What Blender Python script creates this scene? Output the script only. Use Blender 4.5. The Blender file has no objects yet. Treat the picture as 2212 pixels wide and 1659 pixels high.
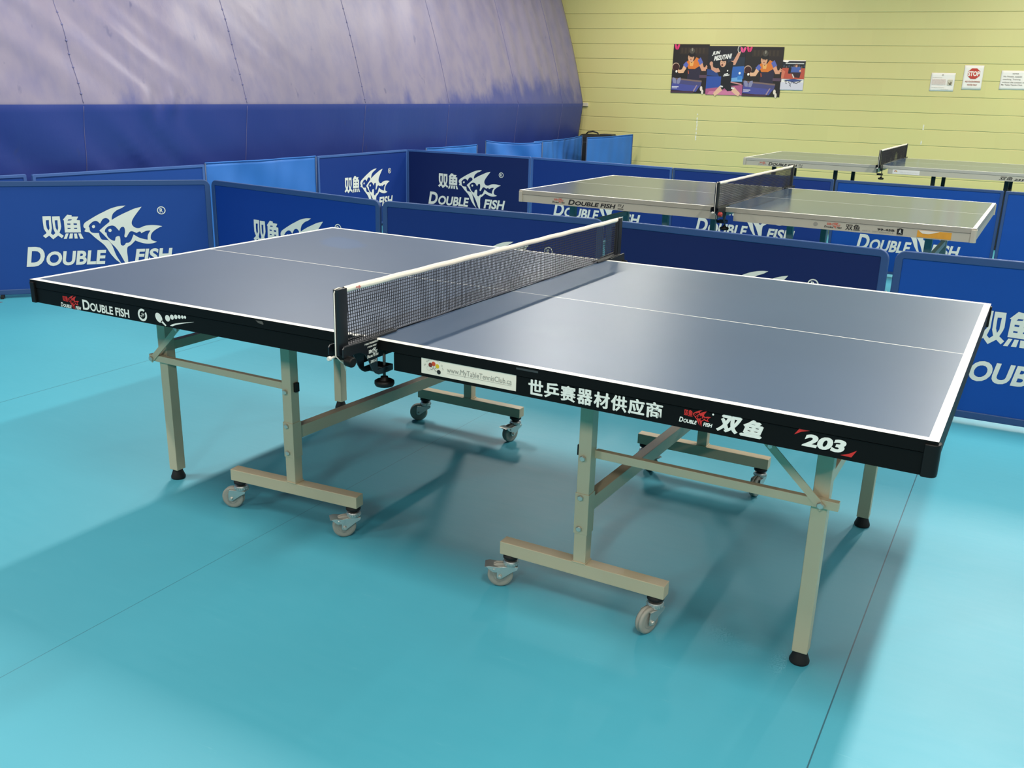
import bpy, bmesh, math, random
from mathutils import Vector, Matrix

random.seed(7)
S = bpy.context.scene
COL = S.collection
R = math.radians

# ------------------------------------------------------------------ camera, world, lights, exposure
cam_d = bpy.data.cameras.new('camera')
cam = bpy.data.objects.new('camera', cam_d)
COL.objects.link(cam)
F_PX, YAW, PITCH, ROLL = 2041.86, 2.06713, -0.303856, 0.028032
cam_d.sensor_fit = 'HORIZONTAL'
cam_d.sensor_width = 36.0
cam_d.lens = F_PX * 36.0 / 2212.0
cam_d.clip_start, cam_d.clip_end = 0.05, 100
_f = Vector((math.cos(PITCH)*math.cos(YAW), math.cos(PITCH)*math.sin(YAW), math.sin(PITCH)))
_r = Vector((math.sin(YAW), -math.cos(YAW), 0))
_u = _r.cross(_f)
_r2 = math.cos(ROLL)*_r + math.sin(ROLL)*_u
_u2 = -math.sin(ROLL)*_r + math.cos(ROLL)*_u
_m = Matrix((( _r2.x, _u2.x, -_f.x, 2.82962), (_r2.y, _u2.y, -_f.y, -1.91509), (_r2.z, _u2.z, -_f.z, 1.39218), (0, 0, 0, 1)))
cam.matrix_world = _m
S.camera = cam

w = bpy.data.worlds.new('world'); S.world = w
w.use_nodes = True
w.node_tree.nodes['Background'].inputs[0].default_value = (0.80, 0.90, 1.0, 1)
w.node_tree.nodes['Background'].inputs[1].default_value = 0.03

S.view_settings.view_transform = 'Standard'
S.view_settings.look = 'None'
S.view_settings.gamma = 1.0
S.view_settings.exposure = 0.0
S.view_settings.use_curve_mapping = False
S.cycles.max_bounces = 8
S.cycles.diffuse_bounces = 4
S.cycles.glossy_bounces = 4
S.cycles.transparent_max_bounces = 6
S.cycles.caustics_reflective = False
S.cycles.caustics_refractive = False
S.cycles.sample_clamp_indirect = 6.0
S.cycles.use_denoising = True

LIGHT_Z = 3.73
def ceiling_and_fill_lamp(x, y, power):
    l = bpy.data.lights.new('ceiling_and_fill_light', 'AREA')
    l.shape = 'RECTANGLE'; l.size = 0.18; l.size_y = 1.25
    l.energy = power; l.color = (1.0, 0.965, 0.90)
    o = bpy.data.objects.new('ceiling_and_fill_light', l)
    o.location = (x, y, LIGHT_Z); COL.objects.link(o)
    return o
for _x, _k in ((-1.54, 1.0), (3.13, 1.0), (7.8, 0.8)):
    for _y, _q in ((-5.2, 1.3), (-1.1, 0.95), (2.95, 1.05), (7.0, 1.05), (9.45, 0.75)):  # the last row, close to the block wall, is added to brighten that wall
        ceiling_and_fill_lamp(_x, _y, 124 * _k * _q * (0.85 if _x < 0 and _y > 5 else 1))

# ------------------------------------------------------------------ helpers
def lin(c):
    if isinstance(c, str):
        c = c.lstrip('#'); c = [int(c[i:i+2], 16)/255 for i in (0, 2, 4)]
    return tuple((v/12.92 if v <= 0.04045 else ((v+0.055)/1.055)**2.4) for v in c) + (1.0,)

MATS = {}
def mat(name, col, rough=0.5, metal=0.0, spec=0.5, noise=0.0, nscale=20.0, bump=0.0, bscale=200.0, ior=None, coat=0.0):
    if name in MATS: return MATS[name]
    m = bpy.data.materials.new(name); m.use_nodes = True
    nt = m.node_tree; b = nt.nodes['Principled BSDF']
    b.inputs['Base Color'].default_value = lin(col)
    b.inputs['Roughness'].default_value = rough
    b.inputs['Metallic'].default_value = metal
    b.inputs['Specular IOR Level'].default_value = spec
    if coat: b.inputs['Coat Weight'].default_value = coat
    tc = nt.nodes.new('ShaderNodeTexCoord')
    if noise:
        n = nt.nodes.new('ShaderNodeTexNoise'); n.inputs['Scale'].default_value = nscale; n.inputs['Detail'].default_value = 5
        nt.links.new(tc.outputs['Object'], n.inputs['Vector'])
        mx = nt.nodes.new('ShaderNodeMix'); mx.data_type = 'RGBA'
        c = lin(col)
        mx.inputs[6].default_value = tuple(v*(1-noise) for v in c[:3]) + (1,)
        mx.inputs[7].default_value = tuple(min(1, v*(1+noise)) for v in c[:3]) + (1,)
        nt.links.new(n.outputs['Fac'], mx.inputs[0]); nt.links.new(mx.outputs[2], b.inputs['Base Color'])
    if bump:
        n2 = nt.nodes.new('ShaderNodeTexNoise'); n2.inputs['Scale'].default_value = bscale; n2.inputs['Detail'].default_value = 4
        nt.links.new(tc.outputs['Object'], n2.inputs['Vector'])
        bp = nt.nodes.new('ShaderNodeBump'); bp.inputs['Strength'].default_value = bump; bp.inputs['Distance'].default_value = 0.002
        nt.links.new(n2.outputs['Fac'], bp.inputs['Height']); nt.links.new(bp.outputs['Normal'], b.inputs['Normal'])
    MATS[name] = m
    return m

class MB:
    """collects shapes into one mesh"""
    def __init__(s): s.v = []; s.f = []; s.mi = []; s.sm = []
    def add(s, vs, fs, mi=0, smooth=False):
        o = len(s.v); s.v += [Vector(p) for p in vs]
        for f in fs: s.f.append([o+i for i in f]); s.mi.append(mi); s.sm.append(smooth)
    def box(s, x0, x1, y0, y1, z0, z1, mi=0, top=None):
        vs = [(x0,y0,z0),(x1,y0,z0),(x1,y1,z0),(x0,y1,z0),(x0,y0,z1),(x1,y0,z1),(x1,y1,z1),(x0,y1,z1)]
        fs = [(0,3,2,1),(4,5,6,7),(0,1,5,4),(1,2,6,5),(2,3,7,6),(3,0,4,7)]
        o = len(s.v); s.v += [Vector(p) for p in vs]
        for k, f in enumerate(fs):
            s.f.append([o+i for i in f]); s.mi.append(top if (top is not None and k == 1) else mi); s.sm.append(False)
    def bar(s, p0, p1, w, h, up=(0,0,1), mi=0):
        p0, p1 = Vector(p0), Vector(p1); d = (p1-p0).normalized(); up = Vector(up)
        if abs(d.dot(up)) > 0.98: up = Vector((0,1,0))
        a = d.cross(up).normalized(); b = a.cross(d).normalized()
        vs = []
        for p in (p0, p1):
            for i, j in ((-1,-1),(1,-1),(1,1),(-1,1)): vs.append(p + a*(w/2*i) + b*(h/2*j))
        s.add(vs, [(0,1,2,3),(7,6,5,4),(0,4,5,1),(1,5,6,2),(2,6,7,3),(3,7,4,0)], mi)
    def lathe(s, prof, c=(0,0,0), axis=(0,0,1), n=24, mi=0, smooth=True, squash=None):
        ax = Vector(axis).normalized(); t = Vector((1,0,0)) if abs(ax.x) < 0.9 else Vector((0,1,0))
        a = ax.cross(t).normalized(); b = ax.cross(a).normalized(); c = Vector(c)
        vs = []; fs = []
        for r, h in prof:
            for k in range(n):
                q = 2*math.pi*k/n
                vs.append(c + ax*h + a*(r*math.cos(q)) + b*(r*math.sin(q)))
        m = len(prof)
        for i in range(m-1):
            for k in range(n):
                k2 = (k+1) % n
                fs.append((i*n+k, (i+1)*n+k, (i+1)*n+k2, i*n+k2))
        s.add(vs, fs, mi, smooth)
        o = len(s.v) - len(vs)
        s.f.append([o+k for k in range(n)]); s.mi.append(mi); s.sm.append(False)
        s.f.append([o+(m-1)*n+k for k in reversed(range(n))]); s.mi.append(mi); s.sm.append(False)
    def cyl(s, p0, p1, r, n=16, mi=0, smooth=True):
        p0, p1 = Vector(p0), Vector(p1); d = p1-p0
        s.lathe([(r,0),(r,d.length)], p0, d, n, mi, smooth)
    def tube(s, pts, r, n=8, mi=0):
        pts = [Vector(p) for p in pts]; rings = []
        for i, p in enumerate(pts):
            d = (pts[min(i+1,len(pts)-1)] - pts[max(i-1,0)]).normalized()
            t = Vector((0,0,1)) if abs(d.z) < 0.9 else Vector((1,0,0))
            a = d.cross(t).normalized(); b = a.cross(d)
            rings.append([p + a*(r*math.cos(2*math.pi*k/n)) + b*(r*math.sin(2*math.pi*k/n)) for k in range(n)])
        vs = [v for rg in rings for v in rg]; fs = []
        for i in range(len(pts)-1):
            for k in range(n): fs.append((i*n+k, i*n+(k+1)%n, (i+1)*n+(k+1)%n, (i+1)*n+k))
        fs.append(list(reversed(range(n)))); fs.append([(len(pts)-1)*n+k for k in range(n)])
        s.add(vs, fs, mi, True)
    def prism(s, pts, d, mi=0):
        """closed outline of 3D points pushed along vector d"""
        pts = [Vector(p) for p in pts]; d = Vector(d); n = len(pts)
        vs = pts + [p+d for p in pts]
        fs = [list(range(n))[::-1], [n+i for i in range(n)]] + [(i, (i+1)%n, n+(i+1)%n, n+i) for i in range(n)]
        s.add(vs, fs, mi)
    def grid(s, fn, nu, nv, mi=0, smooth=True):
        vs = [fn(i/nu, j/nv) for j in range(nv+1) for i in range(nu+1)]
        fs = [(j*(nu+1)+i, j*(nu+1)+i+1, (j+1)*(nu+1)+i+1, (j+1)*(nu+1)+i) for j in range(nv) for i in range(nu)]
        s.add(vs, fs, mi, smooth)
    def flat(s, shape, org, ux, uy, mi=0, lift=0.0):
        """a filled 2D shape (verts2d, faces) laid in the plane org + x*ux + y*uy"""
        vs, fs = shape; org, ux, uy = Vector(org), Vector(ux), Vector(uy)
        nrm = ux.cross(uy).normalized()*lift
        s.add([org + ux*x + uy*y + nrm for x, y in vs], fs, mi)
    def build(s, name, mats, parent=None, bevel=0.0, off=(0,0,0), warp=None, segs=2, recalc=True):
        me = bpy.data.meshes.new(name)
        off = Vector(off)
        vs = [(warp(v) if warp else v) - off for v in s.v]
        me.from_pydata([tuple(v) for v in vs], [], s.f)
        if not isinstance(mats, (list, tuple)): mats = [mats]
        for m in mats: me.materials.append(m)
        for p, mi, sm in zip(me.polygons, s.mi, s.sm): p.material_index = mi; p.use_smooth = sm
        if recalc:
            bm = bmesh.new(); bm.from_mesh(me); bmesh.ops.recalc_face_normals(bm, faces=bm.faces); bm.to_mesh(me); bm.free()
        me.update()
        o = bpy.data.objects.new(name, me); COL.objects.link(o)
        if parent: o.parent = parent
        if bevel:
            b = o.modifiers.new('edge', 'BEVEL'); b.width = bevel; b.segments = segs; b.limit_method = 'ANGLE'; b.angle_limit = R(40); b.harden_normals = True
            me.polygons.foreach_set('use_smooth', [True]*len(me.polygons))
        return o

def tag(o, label=None, cat=None, group=None, kind=None):
    if label: o['label'] = label
    if cat: o['category'] = cat
    if group: o['group'] = group
    if kind: o['kind'] = kind
    return o
def thing(name, loc, rz, label, cat, group=None):
    o = bpy.data.objects.new(name, None); COL.objects.link(o)
    o.location = loc; o.rotation_euler = (0, 0, rz); o.empty_display_size = 0.1
    return tag(o, label, cat, group)

# ---- flat shapes: lettering and marks
def _curve_to_shape(cu):
    o = bpy.data.objects.new('tmp', cu); COL.objects.link(o)
    dg = bpy.context.evaluated_depsgraph_get(); dg.update()
    me = bpy.data.meshes.new_from_object(o.evaluated_get(dg))
    vs = [(v.co.x, v.co.y) for v in me.vertices]; fs = [tuple(p.vertices) for p in me.polygons]
    bpy.data.objects.remove(o); bpy.data.meshes.remove(me); bpy.data.curves.remove(cu)
    return vs, fs
_tc = {}
def text_shape(body, weight=0.02, shear=0.0):
    k = (body, weight, shear)
    if k not in _tc:
        cu = bpy.data.curves.new('tmp', 'FONT'); cu.body = body; cu.offset = weight; cu.resolution_u = 4
        vs, fs = _curve_to_shape(cu)
        _tc[k] = ([(x+shear*y, y) for x, y in vs], fs)
    return _tc[k]
def fit(shape, x0, x1, y0, y1):
    vs, fs = shape
    a0 = min(v[0] for v in vs); a1 = max(v[0] for v in vs); b0 = min(v[1] for v in vs); b1 = max(v[1] for v in vs)
    return [((x-a0)/(a1-a0)*(x1-x0)+x0, (y-b0)/(b1-b0)*(y1-y0)+y0) for x, y in vs], fs
def poly_shape(loops):
    cu = bpy.data.curves.new('tmp', 'CURVE'); cu.dimensions = '2D'; cu.fill_mode = 'BOTH'
    for lp in loops:
        sp = cu.splines.new('POLY'); sp.points.add(len(lp)-1); sp.use_cyclic_u = True
        for p, (x, y) in zip(sp.points, lp): p.co = (x, y, 0, 1)
    return _curve_to_shape(cu)
def join_shapes(*shapes):
    vs, fs = [], []
    for a, b in shapes:
        o = len(vs); vs += a; fs += [tuple(i+o for i in f) for f in b]
    return vs, fs
def disc(x, y, rx, ry=None, n=24):
    ry = ry or rx
    return ([(x+rx*math.cos(2*math.pi*i/n), y+ry*math.sin(2*math.pi*i/n)) for i in range(n)], [tuple(range(n))])
def pgon(*pts): return (list(pts), [tuple(range(len(pts)))])
def rect(x0, x1, y0, y1): return pgon((x0,y0),(x1,y0),(x1,y1),(x0,y1))
def ring(x, y, ro, ri, n=32):
    c = lambda r: [(x+r*math.cos(2*math.pi*i/n), y+r*math.sin(2*math.pi*i/n)) for i in range(n)]
    return (c(ro)+c(ri), [(i, (i+1)%n, n+(i+1)%n, n+i) for i in range(n)])
def smooth_loop(lp, k=3):
    n = len(lp); out = []
    def sharp(i):
        a, b, c = lp[i-1], lp[i], lp[(i+1)%n]
        v1 = Vector((b[0]-a[0], b[1]-a[1])); v2 = Vector((c[0]-b[0], c[1]-b[1]))
        return v1.length == 0 or v2.length == 0 or v1.angle(v2) > R(52)
    sh = [sharp(i) for i in range(n)]
    for i in range(n):
        p0, p1, p2, p3 = lp[i-1], lp[i], lp[(i+1)%n], lp[(i+2)%n]
        if sh[i]: p0 = p1
        if sh[(i+1)%n]: p3 = p2
        for j in range(k):
            t = j/k
            out.append(tuple(0.5*((2*p1[a]) + (-p0[a]+p2[a])*t + (2*p0[a]-5*p1[a]+4*p2[a]-p3[a])*t*t + (-p0[a]+3*p1[a]-3*p2[a]+p3[a])*t**3) for a in (0,1)))
    return out

# the fish emblem and its two block characters, in millimetres on a nominal panel (x from the right-hand end, y above the floor)
LOGO = {"fish":[[[-795,458],[-790,469],[-782,478],[-762,491],[-734,508],[-701,527],[-665,545],[-630,562],[-594,574],[-564,580],[-533,582],[-558,566],[-582,556],[-599,544],[-613,530],[-620,514],[-623,501],[-623,490],[-601,504],[-564,524],[-523,543],[-482,561],[-436,573],[-448,557],[-469,531],[-489,504],[-501,483],[-505,466],[-502,453],[-492,440],[-475,433],[-457,434],[-437,443],[-414,449],[-381,451],[-348,448],[-318,442],[-335,435],[-362,420],[-384,401],[-394,382],[-396,362],[-390,351],[-379,345],[-359,339],[-383,330],[-416,327],[-450,333],[-480,345],[-493,351],[-506,337],[-525,320],[-544,307],[-549,275],[-548,241],[-549,170],[-572,215],[-586,249],[-605,289],[-622,315],[-643,340],[-662,369],[-683,397],[-704,422],[-690,435],[-669,453],[-643,474],[-638,482],[-639,490],[-648,500],[-662,503],[-677,496],[-689,479],[-695,467],[-699,471],[-708,481],[-721,486],[-739,480],[-755,466],[-765,452],[-761,441],[-760,424],[-752,412],[-736,407],[-708,406],[-706,387],[-700,370],[-692,362],[-678,360],[-658,356],[-647,343],[-637,324],[-629,298],[-621,268],[-610,239],[-588,196],[-618,223],[-636,246],[-653,272],[-668,303],[-685,329],[-708,352],[-734,377],[-758,404],[-770,413],[-782,415],[-792,419],[-790,427],[-783,435],[-794,445]],[[-672,413],[-670,424],[-665,433],[-650,447],[-635,452],[-622,453],[-608,447],[-595,431],[-587,419],[-583,420],[-579,431],[-570,441],[-560,444],[-553,439],[-550,427],[-551,405],[-556,386],[-556,376],[-550,373],[-543,376],[-534,391],[-525,405],[-517,412],[-507,413],[-495,408],[-481,401],[-473,405],[-464,410],[-455,408],[-452,398],[-443,403],[-424,412],[-409,415],[-394,415],[-405,399],[-413,383],[-415,369],[-416,354],[-438,359],[-463,367],[-483,379],[-500,391],[-508,373],[-519,351],[-533,338],[-550,336],[-556,328],[-565,320],[-574,319],[-582,325],[-584,338],[-583,360],[-585,379],[-591,383],[-599,382],[-610,375],[-614,361],[-617,352],[-631,355],[-648,368],[-658,382],[-662,396],[-662,407],[-667,408]],[[-727,449],[-728,444],[-731,441],[-735,439],[-739,439],[-743,441],[-745,445],[-746,450],[-744,454],[-741,457],[-737,459],[-733,459],[-729,457],[-727,453]],[[-630,421],[-631,417],[-635,413],[-639,411],[-643,411],[-647,414],[-650,417],[-650,422],[-649,427],[-646,431],[-641,432],[-637,432],[-633,430],[-631,426]]],"han":[[[-1027,522],[-979,522],[-980,490],[-980,445],[-989,412],[-978,400],[-964,413],[-972,439],[-973,487],[-973,520],[-928,520],[-926,455],[-930,438],[-940,414],[-917,394],[-929,379],[-949,397],[-980,373],[-1001,398],[-1023,382],[-1037,397],[-1014,415],[-1027,444],[-1028,489]],[[-1010,497],[-992,498],[-994,474],[-994,443],[-1002,431],[-1009,446],[-1011,469]],[[-959,495],[-943,496],[-944,469],[-944,444],[-951,427],[-958,447],[-959,473]],[[-912,497],[-883,530],[-857,526],[-859,517],[-820,516],[-832,494],[-813,492],[-814,413],[-908,415],[-906,494]],[[-879,499],[-858,499],[-863,493],[-885,491]],[[-889,473],[-870,472],[-871,464],[-889,465]],[[-852,473],[-832,472],[-833,462],[-852,463]],[[-889,445],[-872,444],[-873,437],[-890,437]],[[-851,444],[-834,444],[-834,436],[-852,437]],[[-903,409],[-887,409],[-901,374],[-919,374]],[[-879,408],[-862,408],[-867,375],[-888,375]],[[-856,407],[-839,407],[-837,374],[-855,374]],[[-831,407],[-815,407],[-802,372],[-822,372]]]}

LOGO = {k: [[(x/1000, y/1000) for x, y in lp] for lp in v] for k, v in LOGO.items()}
FISH = poly_shape([smooth_loop(LOGO['fish'][0]), smooth_loop(LOGO['fish'][1])] + LOGO['fish'][2:])
HAN = poly_shape(LOGO['han'])
def small_caps(x0, x1, base, cap, small, first, rest, shear=0.2, wt=0.035):
    w_first = (x1-x0)*first
    return join_shapes(fit(text_shape('D', wt, shear), x0, x0+w_first, base, base+cap), fit(text_shape(rest, wt, shear), x0+w_first*1.06, x1, base+0.0*cap, base+small))
WORDS = join_shapes(small_caps(-1.152, -0.675, 0.200, 0.128, 0.095, 0.235, 'OUBLE'), fit(text_shape('FISH', 0.035, 0.2), -0.508, -0.266, 0.200, 0.295))
REG = join_shapes(ring(-0.3165, 0.5466, 0.0265, 0.0205), fit(text_shape('R', 0.02), -0.327, -0.306, 0.533, 0.560))
def map_shape(sh, fx, fy):
    return [(fx(x), fy(y)) for x, y in sh[0]], sh[1]
def logo_at(sh, x0, x1, y0, y1):
    """emblem box (-1.152..-0.266, 0.17..0.582) mapped to a new box"""
    return map_shape(sh, lambda x: x0+(x+1.152)/0.886*(x1-x0), lambda y: y0+(y-0.17)/0.412*(y1-y0))

# ------------------------------------------------------------------ materials
WHITE_INK = mat('white_ink', '#e9e7dc', 0.5)
RED_INK = mat('red_ink', '#c8261e', 0.5)
BLACK_INK = mat('black_ink', '#14120f', 0.5)
GREY_INK = mat('grey_ink', '#8f8a7e', 0.6)
TOP_BLUE = mat('table_blue', '#41566f', 0.38, spec=1.0, noise=0.10, nscale=3.0, bump=0.015, bscale=900)
def add_smudge(m, x, y, rx, ry, rot, col, k):
    nt = m.node_tree; b = nt.nodes['Principled BSDF']; L = nt.links.new
    tc = nt.nodes.new('ShaderNodeTexCoord'); mp = nt.nodes.new('ShaderNodeMapping'); mp.vector_type = 'TEXTURE'; L(tc.outputs['Object'], mp.inputs[0])
    mp.inputs['Location'].default_value = (x, y, .757); mp.inputs['Rotation'].default_value = (0, 0, rot); mp.inputs['Scale'].default_value = (rx, ry, 1)
    ln = nt.nodes.new('ShaderNodeVectorMath'); ln.operation = 'LENGTH'; L(mp.outputs[0], ln.inputs[0])
    nz = nt.nodes.new('ShaderNodeTexNoise'); nz.inputs['Scale'].default_value = 9; nz.inputs['Detail'].default_value = 6; L(tc.outputs['Object'], nz.inputs[0])
    ad = nt.nodes.new('ShaderNodeMath'); ad.operation = 'MULTIPLY_ADD'; ad.inputs[1].default_value = .9; ad.inputs[2].default_value = -.45; L(nz.outputs['Fac'], ad.inputs[0])
    a2 = nt.nodes.new('ShaderNodeMath'); a2.operation = 'ADD'; L(ln.outputs['Value'], a2.inputs[0]); L(ad.outputs[0], a2.inputs[1])
    mr = nt.nodes.new('ShaderNodeMapRange'); mr.inputs['From Min'].default_value = 1.0; mr.inputs['From Max'].default_value = .8; mr.inputs['To Max'].default_value = k; L(a2.outputs[0], mr.inputs[0])
    mx = nt.nodes.new('ShaderNodeMix'); mx.data_type = 'RGBA'; L(mr.outputs[0], mx.inputs[0])
    L(b.inputs['Base Color'].links[0].from_socket, mx.inputs[6]); mx.inputs[7].default_value = lin(col); L(mx.outputs[2], b.inputs['Base Color'])
    r = nt.nodes.new('ShaderNodeMath'); r.operation = 'MULTIPLY_ADD'; r.inputs[1].default_value = .03; r.inputs[2].default_value = b.inputs['Roughness'].default_value; L(mr.outputs[0], r.inputs[0]); L(r.outputs[0], b.inputs['Roughness'])
LINE_WHITE = mat('line_white', '#f2f0e6', 0.45)
BLACK_EDGE = mat('black_edge', '#0a0908', 0.5, spec=0.15)
BLACK_PLASTIC = mat('black_plastic', '#0f0e0d', 0.5, spec=0.25)
BLACK_RUBBER = mat('black_rubber', '#0d0c0c', 0.7)
FRAME_BEIGE = mat('frame_beige_paint', '#c6b898', 0.42, noise=0.05, nscale=8)
BOLT_STEEL = mat('bolt_steel', '#c9c6bb', 0.35, metal=0.7)
ZINC = mat('zinc_plate', '#c3c6c0', 0.34, metal=0.85)
TYRE_GREY = mat('tyre_grey', '#9c998d', 0.6)
HUB_GREY = mat('hub_grey', '#b9b9b0', 0.35, metal=0.5)
NET_CORD = mat('net_cord', '#15181f', 0.7)
TAPE_WHITE = mat('tape_white', '#f7ecd9', 0.7, bump=0.1, bscale=500)
CLAMP_BLACK = mat('clamp_black', '#0f1318', 0.4)
CORD_WHITE = mat('cord_white', '#e6e0d0', 0.7)
STICKER = mat('sticker_paper', '#ece0cd', 0.5, noise=0.03, nscale=30)
SILVER = mat('silver_paint', '#b5ad9a', 0.45, noise=0.03)
TEAL_LEG = mat('grey_green_leg', '#7d8c8c', 0.5)
YELLOW_PAINT = mat('yellow_paint', '#b5a52a', 0.5)
TOP_BLUE_GLOSS = mat('table_blue_gloss', '#46596f', 0.16, spec=0.8, noise=0.08, nscale=3.0, bump=0.004, bscale=600)

add_smudge(TOP_BLUE, .33-1.37, 1.19-.7625, .17, .095, R(-38), '#2f5580', .55)

# ------------------------------------------------------------------ setting
WALL_A = 0.0725
WD = Vector((math.cos(WALL_A), math.sin(WALL_A), 0)); WN = Vector((math.sin(WALL_A), -math.cos(WALL_A), 0))   # along the wall, and out of it
WALL_O = Vector((0, 11.629, 0)) ; WALL_O = WALL_O - WD*WALL_O.dot(WD)
def wp(u, z, d=0.0): return WALL_O + WD*u + WN*d + Vector((0,0,z))
CEIL = 3.80

def floor_material():
    m = bpy.data.materials.new('vinyl_floor'); m.use_nodes = True
    nt = m.node_tree; b = nt.nodes['Principled BSDF']; L = nt.links.new
    tc = nt.nodes.new('ShaderNodeTexCoord'); sx = nt.nodes.new('ShaderNodeSeparateXYZ'); L(tc.outputs['Object'], sx.inputs[0])
    base = lin('#3f9db0')
    n1 = nt.nodes.new('ShaderNodeTexNoise'); n1.inputs['Scale'].default_value = 1.3; n1.inputs['Detail'].default_value = 6; L(tc.outputs['Object'], n1.inputs[0])
    mx = nt.nodes.new('ShaderNodeMix'); mx.data_type = 'RGBA'
    mx.inputs[6].default_value = tuple(v*0.90 for v in base[:3])+(1,); mx.inputs[7].default_value = tuple(v*1.10 for v in base[:3])+(1,)
    L(n1.outputs['Fac'], mx.inputs[0]); cur = mx.outputs[2]
    # scuffs: short pale streaks
    mp = nt.nodes.new('ShaderNodeMapping'); mp.inputs['Scale'].default_value = (2.2, 16, 1); mp.inputs['Rotation'].default_value = (0,0,R(22)); L(tc.outputs['Object'], mp.inputs[0])
    n2 = nt.nodes.new('ShaderNodeTexNoise'); n2.inputs['Scale'].default_value = 3.0; n2.inputs['Detail'].default_value = 8; n2.inputs['Roughness'].default_value = 0.65; L(mp.outputs[0], n2.inputs[0])
    cr = nt.nodes.new('ShaderNodeValToRGB'); cr.color_ramp.elements[0].position = 0.66; cr.color_ramp.elements[0].color = (0,0,0,1); cr.color_ramp.elements[1].position = 0.82; cr.color_ramp.elements[1].color = (0.5,0.5,0.5,1)
    L(n2.outputs['Fac'], cr.inputs[0])
    mx2 = nt.nodes.new('ShaderNodeMix'); mx2.data_type = 'RGBA'; L(cr.outputs[0], mx2.inputs[0]); L(cur, mx2.inputs[6]); mx2.inputs[7].default_value = lin('#86c3cb'); cur = mx2.outputs[2]
    # dark specks
    vo = nt.nodes.new('ShaderNodeTexVoronoi'); vo.inputs['Scale'].default_value = 2.6; L(tc.outputs['Object'], vo.inputs['Vector'])
    sp = nt.nodes.new('ShaderNodeMath'); sp.operation = 'LESS_THAN'; sp.inputs[1].default_value = 0.022; L(vo.outputs['Distance'], sp.inputs[0])
    spm = nt.nodes.new('ShaderNodeMath'); spm.operation = 'MULTIPLY'; spm.inputs[1].default_value = 0.45; L(sp.outputs[0], spm.inputs[0])
    mx3 = nt.nodes.new('ShaderNodeMix'); mx3.data_type = 'RGBA'; L(spm.outputs[0], mx3.inputs[0]); L(cur, mx3.inputs[6]); mx3.inputs[7].default_value = lin('#1d5f72'); cur = mx3.outputs[2]
    # welded seams between the rolls
    for x0, wd, st in ((-1.045, 0.0035, 0.75), (0.83, 0.0022, 0.55), (2.597, 0.0035, 0.8), (4.43, 0.003, 0.7), (-2.92, 0.003, 0.7)):
        a = nt.nodes.new('ShaderNodeMath'); a.operation = 'SUBTRACT'; a.inputs[1].default_value = x0; L(sx.outputs[0], a.inputs[0])
        c = nt.nodes.new('ShaderNodeMath'); c.operation = 'ABSOLUTE'; L(a.outputs[0], c.inputs[0])
        d = nt.nodes.new('ShaderNodeMath'); d.operation = 'LESS_THAN'; d.inputs[1].default_value = wd/2; L(c.outputs[0], d.inputs[0])
        e = nt.nodes.new('ShaderNodeMath'); e.operation = 'MULTIPLY'; e.inputs[1].default_value = st; L(d.outputs[0], e.inputs[0])
        q = nt.nodes.new('ShaderNodeMix'); q.data_type = 'RGBA'; L(e.outputs[0], q.inputs[0]); L(cur, q.inputs[6]); q.inputs[7].default_value = lin('#123a46'); cur = q.outputs[2]
    L(cur, b.inputs['Base Color'])
    rr = nt.nodes.new('ShaderNodeMapRange'); rr.inputs['To Min'].default_value = 0.44; rr.inputs['To Max'].default_value = 0.60; L(n2.outputs['Fac'], rr.inputs[0]); L(rr.outputs[0], b.inputs['Roughness'])
    b.inputs['Specular IOR Level'].default_value = 1.0
    n3 = nt.nodes.new('ShaderNodeTexNoise'); n3.inputs['Scale'].default_value = 350; L(tc.outputs['Object'], n3.inputs[0])
    bp = nt.nodes.new('ShaderNodeBump'); bp.inputs['Strength'].default_value = 0.08; bp.inputs['Distance'].default_value = 0.001; L(n3.outputs['Fac'], bp.inputs['Height']); L(bp.outputs[0], b.inputs['Normal'])
    return m

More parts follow.
